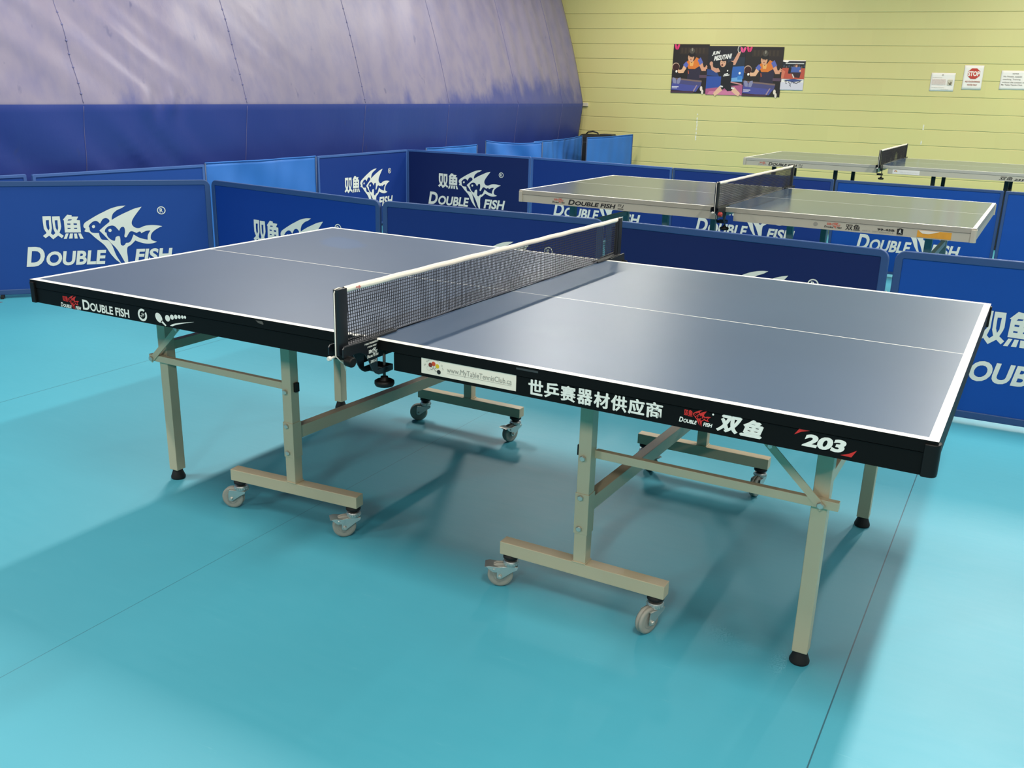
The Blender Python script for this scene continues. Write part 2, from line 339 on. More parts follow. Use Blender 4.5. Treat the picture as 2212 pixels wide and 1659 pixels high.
def block_wall_material(rot):
    m = bpy.data.materials.new('painted_block'); m.use_nodes = True
    nt = m.node_tree; b = nt.nodes['Principled BSDF']; L = nt.links.new
    tc = nt.nodes.new('ShaderNodeTexCoord')
    mp = nt.nodes.new('ShaderNodeMapping'); mp.vector_type = 'POINT'; L(tc.outputs['Object'], mp.inputs[0])
    mp.inputs['Rotation'].default_value = (R(-90), 0, 0)      # object x,z -> texture x,y
    br = nt.nodes.new('ShaderNodeTexBrick'); L(mp.outputs[0], br.inputs['Vector'])
    br.inputs['Scale'].default_value = 1.0; br.inputs['Mortar Size'].default_value = 0.0045; br.inputs['Mortar Smooth'].default_value = 0.6
    br.inputs['Brick Width'].default_value = 0.406; br.inputs['Row Height'].default_value = 0.2029; br.offset = 0.5
    paint = lin('#ded58e')
    br.inputs['Color1'].default_value = paint; br.inputs['Color2'].default_value = tuple(v*0.97 for v in paint[:3])+(1,); br.inputs['Mortar'].default_value = tuple(v*0.985 for v in paint[:3])+(1,)
    # the vertical joints are filled with paint: keep only the bed joints strong
    wv = nt.nodes.new('ShaderNodeSeparateXYZ'); L(tc.outputs['Object'], wv.inputs[0])
    dv = nt.nodes.new('ShaderNodeMath'); dv.operation = 'DIVIDE'; dv.inputs[1].default_value = 0.2029; L(wv.outputs[2], dv.inputs[0])
    fr = nt.nodes.new('ShaderNodeMath'); fr.operation = 'FRACT'; L(dv.outputs[0], fr.inputs[0])
    pp = nt.nodes.new('ShaderNodeMath'); pp.operation = 'PINGPONG'; pp.inputs[1].default_value = 0.5; L(fr.outputs[0], pp.inputs[0])
    mr = nt.nodes.new('ShaderNodeMapRange'); mr.inputs['From Max'].default_value = 0.035; mr.interpolation_type = 'SMOOTHSTEP'; L(pp.outputs[0], mr.inputs[0])
    nz = nt.nodes.new('ShaderNodeTexNoise'); nz.inputs['Scale'].default_value = 1.2; nz.inputs['Detail'].default_value = 5; L(tc.outputs['Object'], nz.inputs[0])
    mx = nt.nodes.new('ShaderNodeMix'); mx.data_type = 'RGBA'; mx.blend_type = 'MULTIPLY'; mx.inputs[0].default_value = 0.10; L(br.outputs['Color'], mx.inputs[6]); L(nz.outputs['Color'], mx.inputs[7])
    L(mx.outputs[2], b.inputs['Base Color'])
    b.inputs['Roughness'].default_value = 0.45
    ng = nt.nodes.new('ShaderNodeTexNoise'); ng.inputs['Scale'].default_value = 160; ng.inputs['Detail'].default_value = 6; L(tc.outputs['Object'], ng.inputs[0])
    ad = nt.nodes.new('ShaderNodeMath'); ad.operation = 'MULTIPLY_ADD'; ad.inputs[1].default_value = 0.12; L(ng.outputs['Fac'], ad.inputs[0]); L(mr.outputs[0], ad.inputs[2])
    vj = nt.nodes.new('ShaderNodeMath'); vj.operation = 'MULTIPLY_ADD'; vj.inputs[1].default_value = -0.03; L(br.outputs['Fac'], vj.inputs[0]); L(ad.outputs[0], vj.inputs[2])
    bp = nt.nodes.new('ShaderNodeBump'); bp.inputs['Strength'].default_value = 0.9; bp.inputs['Distance'].default_value = 0.006; L(vj.outputs[0], bp.inputs['Height']); L(bp.outputs[0], b.inputs['Normal'])
    return m

def struct(o): return tag(o, kind='structure')
b = MB(); b.box(-6.0, 10.0, -8.0, 13.5, -0.05, 0.0)
struct(b.build('floor', floor_material()))
b = MB(); b.box(-6.2, 10.2, 0, 0.2, 0, CEIL)
wb = struct(b.build('wall_back', block_wall_material(WALL_A)))
wb.location = (0, 11.629, 0); wb.rotation_euler = (0, 0, WALL_A)
SHELL = mat('side_wall_paint', '#5f6266', 0.8)
b = MB(); b.box(-6.2, -6.0, -8, 11.3, 0, CEIL); struct(b.build('wall_left', mat('left_wall_paint', '#4a4f5c', 0.9)))
b = MB(); b.box(10.0, 10.2, -8, 12.4, 0, CEIL); struct(b.build('wall_right', SHELL))
b = MB(); b.box(-6.2, 10.2, -8.2, -8.0, 0, CEIL); struct(b.build('wall_front', SHELL))
b = MB(); b.box(-6.2, 10.2, -8.2, 12.6, CEIL, CEIL+0.1); struct(b.build('ceiling', mat('ceiling_board', '#4c4d4f', 0.9)))
# a red border strip of the sports floor shows past the end of the first barrier
b = MB(); b.prism([(-2.86,1.60,0.0005),(-2.835,1.70,0.0005),(-3.40,1.15,0.0005),(-3.9,0.4,0.0005),(-3.55,0.25,0.0005)], (0,0,0.002))
tr = struct(b.build('trim_1', mat('red_border', '#8e1f2a', 0.5)))

# ------------------------------------------------------------------ table tennis tables
TL, TW = 2.74, 1.525
def warp_main(v):
    """the real top is not quite level: the joint in the middle rides a few millimetres high on the near side"""
    k = max(0.0, min(1.0, v.z/0.76))
    y = max(0, min(1, v.y/TW)); x = max(0, min(1, v.x/TL))
    if x < .5:
        t = x*2; near = (-.011*(1-t), -.0074*(1-t)); far = (0, -.0046*(1-t)-.008*t)
    else:
        t = x*2-1; near = (0, -.0037*t); far = (.012*t, -.008*(1-t)-.0046*t)
    return v + Vector(((near[0]*(1-y)+far[0]*y)*k, 0, (near[1]*(1-y)+far[1]*y)*k))

def hexbolt(mb, c, axis, r=0.0085, h=0.006, mi=0):
    mb.lathe([(r*0.7, -0.001), (r, 0.0), (r, h*0.75), (r*0.8, h)], c, axis, 6, mi, False)

def caster(und, stem, roll, brake, kw):
    """swivel caster under a beam: stem point at the beam's underside, rolling direction in degrees"""
    sx, sy, sz = stem; a = R(roll); rd = Vector((math.cos(a), math.sin(a), 0)); ax = Vector((-math.sin(a), math.cos(a), 0))
    wr = 0.0375; c = Vector((sx, sy, wr)) + rd*0.030
    m = MB(); m.lathe([(0.019, 0), (0.0235, -0.004), (0.0235, -0.011), (0.014, -0.017), (0.010, -0.022)], (sx, sy, sz), (0,0,1), 24)
    m.build('stem_collar', BLACK_RUBBER, und, off=kw['off'], warp=kw['warp'])
    m = MB(); zt = sz-0.020
    m.lathe([(0.009, 0.006), (0.009, 0.001), (0.0205, 0.0), (0.0225, -0.004), (0.0225, -0.010), (0.0215, -0.015), (0.018, -0.017)], (sx, sy, zt), (0,0,1), 28)
    for k in range(20):
        q = 2*math.pi*k/20; p = Vector((sx+0.0225*math.cos(q), sy+0.0225*math.sin(q), zt-0.011)); m.cyl(p, p+Vector((0,0,0.006)), 0.002, 6)
    p0 = Vector((sx, sy, zt-0.016))
    hw = 0.0165
    m.prism([p0 + rd*(-.020) + ax*(-hw) + Vector((0,0,-.0025)), p0 + rd*.036 + ax*(-hw) + Vector((0,0,-.0025)), p0 + rd*.036 + ax*hw + Vector((0,0,-.0025)), p0 + rd*(-.020) + ax*hw + Vector((0,0,-.0025))], (0,0,0.0025))
    for sgn in (-1, 1):
        o = ax*(sgn*hw)
        zc = c.z - p0.z
        pts = [p0+rd*(-.021)+o, p0+rd*.037+o, p0+rd*.040+o+Vector((0,0,zc*0.5)), p0+rd*.040+o+Vector((0,0,zc-.004)), p0+rd*.036+o+Vector((0,0,zc-.009)), p0+rd*.028+o+Vector((0,0,zc-.010)), p0+rd*.020+o+Vector((0,0,zc-.004)), p0+rd*(-.004)+o+Vector((0,0,zc*.55)), p0+rd*(-.019)+o+Vector((0,0,zc*.28))]
        m.prism(pts, ax*(sgn*0.002))
    m.build('caster_fork', ZINC, und, off=kw['off'], warp=kw['warp'], bevel=0.0006)
    m = MB()
    m.lathe([(wr-.008,-.0105),(wr-.002,-.0105),(wr,-.007),(wr,-.0018),(wr-.0025,-.0008),(wr-.0025,.0008),(wr,.0018),(wr,.007),(wr-.002,.0105),(wr-.008,.0105)], c, ax, 40, 0)
    m.lathe([(wr-.014,-.008),(wr-.009,-.0095),(wr-.009,.0095),(wr-.014,.008)], c, ax, 32, 0)
    m.lathe([(.004,-.0150),(.006,-.0105),(.019,-.009),(.0205,-.0115),(.0205,.0115),(.019,.009),(.006,.0105),(.004,.0150)], c, ax, 28, 1)
    m.build('wheel', [TYRE_GREY, HUB_GREY], und, off=kw['off'], warp=kw['warp'])
    m = MB(); hexbolt(m, c-ax*0.0185, -ax, 0.006, 0.006); hexbolt(m, c+ax*0.0185, ax, 0.006, 0.006)
    m.cyl(c-ax*0.019, c+ax*0.019, 0.003, 8)
    m.build('axle_bolt', BOLT_STEEL, und, off=kw['off'], warp=kw['warp'])
    if brake:
        m = MB(); q = p0 + rd*0.030
        for sgn in (-1, 1):
            o = ax*(sgn*0.0195)
            m.prism([q+o+Vector((0,0,-.001)), q+rd*.034+o+Vector((0,0,.003)), q+rd*.041+o+Vector((0,0,.001)), q+rd*.033+o+Vector((0,0,-.008)), q+rd*.022+o+Vector((0,0,-.016)), q+rd*.012+o+Vector((0,0,-.017)), q+o+Vector((0,0,-.012))], ax*(sgn*0.002))
            hexbolt(m, q+rd*.018+o+ax*(sgn*.002)+Vector((0,0,-.007)), ax*sgn, .0045, .003)
        m.prism([q+ax*(-.021)+Vector((0,0,-.001)), q+ax*(-.021)+rd*.034+Vector((0,0,.003)), q+ax*(-.021)+rd*.046+Vector((0,0,.000)), q+ax*(-.021)+rd*.034+Vector((0,0,.001)), q+ax*(-.021)+Vector((0,0,-.003))], ax*.042)
        m.build('brake_lever', ZINC, und, off=kw['off'], warp=kw['warp'], bevel=0.0005)

def build_table(name, loc, rz, label, P):
    root = thing(name, loc, rz, label, 'table', P.get('group'))
    off = Vector((TL/2, TW/2, 0)); warp = P.get('warp')
    kw = dict(off=off, warp=warp)
    ztop = P.get('ztop', 0.76); zg = ztop-0.026; zb = ztop-0.075
    # two halves of the top: blue board, white lines, dark rim
    for x0, x1, e0, e1 in ((0, TL/2-.003, 1, 0), (TL/2+.003, TL, 0, 1)):
        m = MB()
        xs = [x0, x0+.02] if e0 else [x0]
        n = 12
        a = xs[-1]; bb = x1-.02 if e1 else x1
        xs = xs + [a+(bb-a)*i/n for i in range(1, n+1)] + ([x1] if e1 else [])
        hy = TW/2
        lw = .0019
        ys = [0, .02] + [.02+(hy-lw-.02)*i/5 for i in range(1,6)] + [hy+lw] + [hy+lw+(TW-.02-hy-lw)*i/5 for i in range(1,6)] + [TW]
        nx, ny = len(xs), len(ys)
        vs = [(x, y, ztop) for y in ys for x in xs]; 
        for j in range(ny-1):
            for i in range(nx-1):
                line = j in (0, ny-2) or abs(ys[j]-(hy-lw)) < 1e-6 or (e0 and i == 0) or (e1 and i == nx-2)
                m.add([(xs[i],ys[j],ztop),(xs[i+1],ys[j],ztop),(xs[i+1],ys[j+1],ztop),(xs[i],ys[j+1],ztop)], [(0,1,2,3)], 1 if line else 0)
        # rim and underside, split along x so that it can follow the top
        for i in range(nx-1):
            for (ya, s) in ((0, -1), (TW, 1)):
                m.add([(xs[i],ya,ztop),(xs[i+1],ya,ztop),(xs[i+1],ya,zg),(xs[i],ya,zg)], [(0,1,2,3)], 2)
            m.add([(xs[i],0,zg),(xs[i+1],0,zg),(xs[i+1],TW,zg),(xs[i],TW,zg)], [(0,1,2,3)], 2)
        for xa in (x0, x1): m.add([(xa,0,ztop),(xa,TW,ztop),(xa,TW,zg),(xa,0,zg)], [(0,1,2,3)], 2)
        o = m.build('tabletop', [P['blue'], LINE_WHITE, P['edge']], root, **kw, recalc=False)
        bm = bmesh.new(); bm.from_mesh(o.data); bmesh.ops.remove_doubles(bm, verts=bm.verts, dist=1e-5); bmesh.ops.recalc_face_normals(bm, faces=bm.faces); bm.to_mesh(o.data); bm.free()
    # aprons: one frame of four rails under each half
    g = .0016
    ap = {}
    for half, (x0, x1) in (('l', (.018, TL/2-.035)), ('r', (TL/2+.073, TL-.018))):
        for side, y0, y1 in (('near', .0015, .030), ('far', TW-.030, TW-.0015)):
            m = MB(); n = 10
            for i in range(n):
                xa = x0+(x1-x0)*i/n; xb = x0+(x1-x0)*(i+1)/n
                m.box(xa, xb, y0, y1, zb, zg-g)
            o = m.build('side_apron', P['apron'], root, **kw)
            bm = bmesh.new(); bm.from_mesh(o.data); bmesh.ops.remove_doubles(bm, verts=bm.verts, dist=1e-5); bmesh.ops.delete(bm, geom=[f for f in bm.faces if len([1 for e in f.edges if len(e.link_faces) > 2]) == 4], context='FACES'); bm.to_mesh(o.data); bm.free()
            ap[half, side] = o
        xe = .0015 if half == 'l' else TL-.030
        m = MB(); m.box(xe, xe+.0285, .030, TW-.030, zb, zg-g); m.build('end_apron', P['apron'], root, **kw)
        m = MB(); xi = TL/2-.065 if half == 'l' else TL/2+.073; m.box(xi, xi+.03, .030, TW-.030, zb, zg-g); m.build('cross_rail', P['apron'], root, **kw)
        xc, sg = (0, 1) if half == 'l' else (TL, -1)
        for yc, sy in ((0, 1), (TW, -1)):
            m = MB()
            pts = []
            for k in range(7):
                q = math.pi/2*k/6
                pts.append((xc+sg*(.010-.0155*math.cos(q)), yc+sy*(.010-.0155*math.sin(q))))
            pts = [(xc-sg*.0055, yc+sy*.024)] + pts + [(xc+sg*.024, yc-sy*.0055), (xc+sg*.024, yc+sy*.024)]
            m.prism([(x, y, zb-.001) for x, y in pts], (0, 0, ztop-.006-zb))
            m.build('corner_cap', P['cap'], root, **kw, bevel=0.002)
    # outer legs with rubber feet
    xl = P.get('leg_x', (.25, 2.489)); yn, yf = P.get('leg_y', (.31, 1.245)); hw = .0195
    for x in xl:
        for y in (yn, yf):
            m = MB(); m.box(x-hw, x+hw, y-hw, y+hw, .036, zg-.002)
            leg = m.build('leg', P['leg'], root, **kw, bevel=0.002)
            m = MB(); m.lathe([(.0235,0),(.0255,.003),(.0255,.008),(.0185,.027),(.016,.036),(.014,.045)], (x, y, 0), (0,0,1), 32)
            m.build('foot', BLACK_RUBBER, leg, **kw)
        m = MB(); m.box(x-.013, x+.013, yn+hw, yf-hw, .486, .518); m.build('leg_tie_bar', P['leg'], root, **kw, bevel=0.0015)
    # wheeled frames: two uprights, their T bases and casters, a rail that ties them
    for k, U in enumerate(P['uprights']):
        ends = []
        for x, y, yaw, cast, far in U:
            m = MB(); m.box(x-.0185, x+.0185, y-.0185, y+.0185, .138, zg-.002)
            und = m.build('wheel_frame', P['leg'], root, **kw, bevel=0.0018)
            m = MB(); m.box(x-.0205, x+.0205, y-.0205, y+.0205, .232, .352); m.build('sleeve', P['leg'], und, **kw, bevel=0.0012)
            d = Vector((math.cos(R(yaw)), math.sin(R(yaw)), 0)); c = Vector((x, y, .1235))
            m = MB(); m.bar(c-d*.250, c+d*.250, .040, .040); m.bar(c+Vector((-.021,0,.0215)), c+Vector((.021,0,.0215)), .044, .004)
            m.build('base_beam', P['leg'], und, **kw, bevel=0.0025)
            s = 1 if far else -1
            for z in (.455, .340, .248):
                m = MB(); hexbolt(m, (x-.004, y+s*.0205, z), (0, s, 0)); m.build('bolt', BOLT_STEEL, und, **kw)
            for t, roll, brake in cast:
                q = c + d*t; caster(und, (q.x, q.y, .1035), roll, brake, kw)
            ends.append(c)
            if not far:
                m = MB(); sgn = 1 if k == 0 else -1
                m.box(x+sgn*.0185, x+sgn*.028, y-.006, y+.012, .455, .485) if sgn > 0 else m.box(x-.028, x-.0185, y-.006, y+.012, .455, .485)
                m.build('latch', BLACK_PLASTIC, und, **kw, bevel=0.001)
        a, c = ends
        m = MB(); m.bar((a.x, a.y+.0205, .312), (c.x, c.y-.0205, .290), .032, .042); m.build('long_tie_rail', P['leg'], root, **kw, bevel=0.0018)
    # stretchers from each outer leg to its upright, with folding struts
    for k, x in enumerate(xl) if P.get('stretchers', 1) else ():
        s = 1 if k == 0 else -1
        for y, xi, zz, far in ((yn-.030, P['uprights'][k][0][0], .462, 0), (yf+.030, P['uprights'][k][1][0], .462, 1)):
            m = MB(); m.box(min(x-s*.047, xi-s*.018), max(x-s*.047, xi-s*.018), y-.009, y+.009, zz-.0115, zz+.0115)
            st = m.build('stretcher', P['leg'], root, **kw, bevel=0.0012)
            sy = 1 if far else -1
            m = MB(); hexbolt(m, (x-s*.030 if k == 0 else x+.006, y+sy*.014, zz-.002), (0, sy, 0), .009, .006); m.build('bolt', BOLT_STEEL, st, **kw)
            bx = x-s*.030 if k == 0 else x+.006
            m = MB(); m.bar((bx-s*.006, y+sy*.0115, zz-.010), (bx+s*.150, y+sy*.0115, .600), .003, .019, (s,0,-1)); m.bar((bx+s*.150, y+sy*.0115, .600), (bx+s*.215, y+sy*.0115, .662), .003, .019, (s,0,-1))
            sb = m.build('folding_strut', P['brace'], root, **kw)
            m = MB(); hexbolt(m, (bx+s*.134, y+sy*.0135, .585), (0, sy, 0), .007, .004); m.build('rivet', BOLT_STEEL, sb, **kw)
    return root, ap, kw
FY = .0015   # front of the near aprons
def on_apron(sh, mb, x0, x1, z0, z1, mi=0, lift=0.0006, y=FY):
    mb.flat(fit(sh, x0, x1, z0, z1), (0, y, 0), (1,0,0), (0,0,1), mi, lift)
def on_apron_raw(sh, mb, mi=0, lift=0.0006, y=FY): mb.flat(sh, (0, y, 0), (1,0,0), (0,0,1), mi, lift)

near_casters_l = ((-.225, 200, False), (.225, 225, True))
near_casters_r = ((-.222, 207, True), (.222, 250, False))
far_casters_l = ((-.222, 215, False), (.222, 255, True))
far_casters_r = ((-.222, 330, True), (.222, 262, False))
main, AP, KW = build_table('table_tennis_table', (TL/2, TW/2, 0), 0, 'large blue table tennis table with black apron and beige wheeled legs, nearest in the hall', dict(
    blue=TOP_BLUE, edge=BLACK_EDGE, apron=BLACK_EDGE, cap=BLACK_PLASTIC, leg=FRAME_BEIGE, brace=FRAME_BEIGE, warp=warp_main,
    uprights=[[(.852, .262, 4.5, near_casters_l, 0), (.874, 1.325, 0, far_casters_l, 1)], [(1.886, .262, 0, near_casters_r, 0), (1.889, 1.325, 0, far_casters_r, 1)]]))

def heavy(mb, ch, x0, x1, z0, z1, k=.0011, lean=0.0, mi=0):
    a = fit(text_shape(ch, .010), x0+k, x1-k, z0+k*.7, z1-k*.7)
    for i, (dx, dz) in enumerate(((0,0),(-k,0),(k,0),(0,-k*.7),(0,k*.7))):
        on_apron_raw(([(x+dx+(z-z0)*lean, z+dz) for x, z in a[0]], a[1]), mb, mi, .0004+.00018*i)
def small_logo(mb, x0, x1, z0, z1, red=1, white=0):
    on_apron_raw(logo_at(HAN, x0, x1, z0, z1), mb, red); on_apron_raw(logo_at(FISH, x0, x1, z0, z1), mb, red)
    on_apron_raw(logo_at(WORDS, x0, x1, z0, z1), mb, white)

# printing on the left near apron
def printed(name, label, mats, half):
    return tag(m.build(name, mats, AP[half,'near'], **KW), label)
m = MB(); small_logo(m, .141, .238, .683, .730); printed('emblem_print', 'small red and white fish emblem', [WHITE_INK, RED_INK], 'l')
m = MB(); on_apron_raw(small_caps(.2475, .459, .6905, .0325, .0265, .155, 'OUBLE FISH', 0.0, 0.03), m); printed('lettering', 'white printed words', [WHITE_INK], 'l')
m = MB()
m2v, m2f = ring(.5175, .7085, .0195, .0125); on_apron_raw((m2v, [f for i, f in enumerate(m2f) if i not in (3,4)]), m)
s_, c_ = math.sin(R(28)), math.cos(R(28))
tx = fit(text_shape('TTF', 0.02), -.009, .009, -.0035, .0035); tx = ([(.5175+x*c_-y*s_, .7065+x*s_+y*c_) for x, y in tx[0]], tx[1]); on_apron_raw(tx, m)
on_apron_raw(pgon((.512,.712),(.519,.712),(.5175,.7155)), m)
printed('approval_mark', 'white ring mark', [WHITE_INK], 'l')
m = MB()
bat = [( .5875+.0165*math.cos(q)*math.cos(R(-45))-.0125*math.sin(q)*math.sin(R(-45)), .7095+.0165*math.cos(q)*math.sin(R(-45))+.0125*math.sin(q)*math.cos(R(-45))) for q in [2*math.pi*i/28 for i in range(28)]]
on_apron_raw((bat, [tuple(range(28))]), m)
on_apron_raw(pgon((.594,.698),(.600,.703),(.617,.690),(.613,.6865)), m)
for x, z, r in ((.6245,.7125,.0100),(.6435,.7185,.0078),(.6595,.7215,.0068),(.674,.7235,.0060),(.687,.7245,.0052),(.698,.7255,.0045)): on_apron_raw(disc(x, z, r), m)
sw_t = [(.632+.103*t, .6905+.0255*t**.62) for t in [i/12 for i in range(13)]]; sw_b = [(.643+.092*t, .6905+.0255*t**.80) for t in [i/12 for i in range(13)]]
on_apron_raw((sw_t+sw_b[::-1], [tuple(range(26))]), m)
printed('bat_print', 'white printed bat, balls and swoosh', [WHITE_INK], 'l')
# printing on the right near apron
m = MB()
for i, ch in enumerate('世乒赛器材供应商'):
    x = 1.8365 + i*.0428
    heavy(m, ch, x, x+.0400, .6935, .7320)
printed('lettering', 'white Chinese slogan', [WHITE_INK], 'r')
m = MB(); small_logo(m, 2.215, 2.291, .6955, .7345); on_apron_raw(disc(2.2905, .729, .0022), m); printed('emblem_print', 'small red and white fish emblem', [WHITE_INK, RED_INK], 'r')
m = MB()
for ch, x in (('双', 2.298), ('鱼', 2.350)): heavy(m, ch, x, x+.048, .694, .7340, .0021, .30)
printed('slanted_characters', 'two big slanted white characters', [WHITE_INK], 'r')
m = MB(); on_apron_raw(fit(text_shape('203', 0.05, 0.18), 2.483, 2.571, .698, .7265), m); printed('model_number', 'white number', [WHITE_INK], 'r')
m = MB(); on_apron_raw(pgon((2.4655,.7195),(2.475,.7345),(2.497,.7335),(2.480,.7285)), m, 0); printed('corner_mark', 'red corner mark', [RED_INK], 'r')
m = MB(); on_apron_raw(pgon((2.593,.7100),(2.584,.6935),(2.562,.6940),(2.579,.7005)), m, 0); printed('corner_mark', 'red corner mark', [RED_INK], 'r')
# small grey maker's mark on the rim and a torn spot on the other half
m = MB(); on_apron_raw(join_shapes(rect(1.803,1.862,.7495,.7545)), m, 0, .0004, 0); m.build('rim_plate', [mat('rim_grey', '#3a3a3a', 0.4)], main, **KW)
m = MB(); on_apron_raw(pgon((.975,.7545),(.985,.7480),(1.003,.7455),(1.004,.7490),(1.0,.7545)), m, 0, .0005, 0); m.build('chipped_spot', [mat('chip_grey', '#55504a', 0.6)], main, **KW)
# club sticker
m = MB(); m.box(1.529, 1.803, FY-.0008, FY, .6935, .7415); stk = m.build('sticker', STICKER, main, **KW)
m = MB(); ys = FY-.0008
ol = lambda c: mat('sticker_'+c, {'brown':'#7a2a1c','red':'#cf4a22','yellow':'#d9b61e','black':'#1a0f0a','white':'#f3ead9','grey':'#8f897d'}[c], 0.5)
cx, cz = 1.5665, .7065
for ang, rr, mi in ((170, .0155, 4), (128, .0165, 0), (92, .0175, 1), (50, .0165, 2), (350, .0155, 3)):
    q = R(ang); px, pz = cx+rr*math.cos(q), cz+rr*math.sin(q)*.95
    if mi == 4: on_apron_raw(ring(px, pz, .0056, .0052), m, 5, .0003, ys)
    else: on_apron_raw(disc(px, pz, .0058), m, mi, .0003, ys)
    dx, dz = math.cos(q), math.sin(q)
    on_apron_raw(pgon((cx+dx*.003-dz*.0008, cz+dz*.003+dx*.0008), (cx+dx*.003+dz*.0008, cz+dz*.003-dx*.0008), (cx+dx*(rr-.006)+dz*.0008, cz+dz*(rr-.006)-dx*.0008), (cx+dx*(rr-.006)-dz*.0008, cz+dz*(rr-.006)+dx*.0008)), m, 5, .00025, ys)
arc = 'My Table Tennis Club'
for i, ch in enumerate(arc):
    if ch == ' ': continue
    q = R(165 - i*150/(len(arc)-1)); t = text_shape(ch, 0.0)
    hgt = .0045; sc = hgt/0.72
    ox, oz = cx+.0265*math.cos(q), cz+.0265*math.sin(q); rt = q-math.pi/2
    on_apron_raw(([(ox+(x*math.cos(rt)-y*math.sin(rt))*sc, oz+(x*math.sin(rt)+y*math.cos(rt))*sc) for x, y in t[0]], t[1]), m, 5, .0003, ys)
on_apron(text_shape('www.MyTableTennisClub.ca', 0.0), m, 1.606, 1.791, .7035, .7215, 5, .0003, ys)
on_apron_raw(rect(1.606, 1.791, .7045, .7051), m, 5, .0003, ys)
m.build('sticker_print', [ol(c) for c in ('brown','red','yellow','black','white','grey')], stk, **KW)

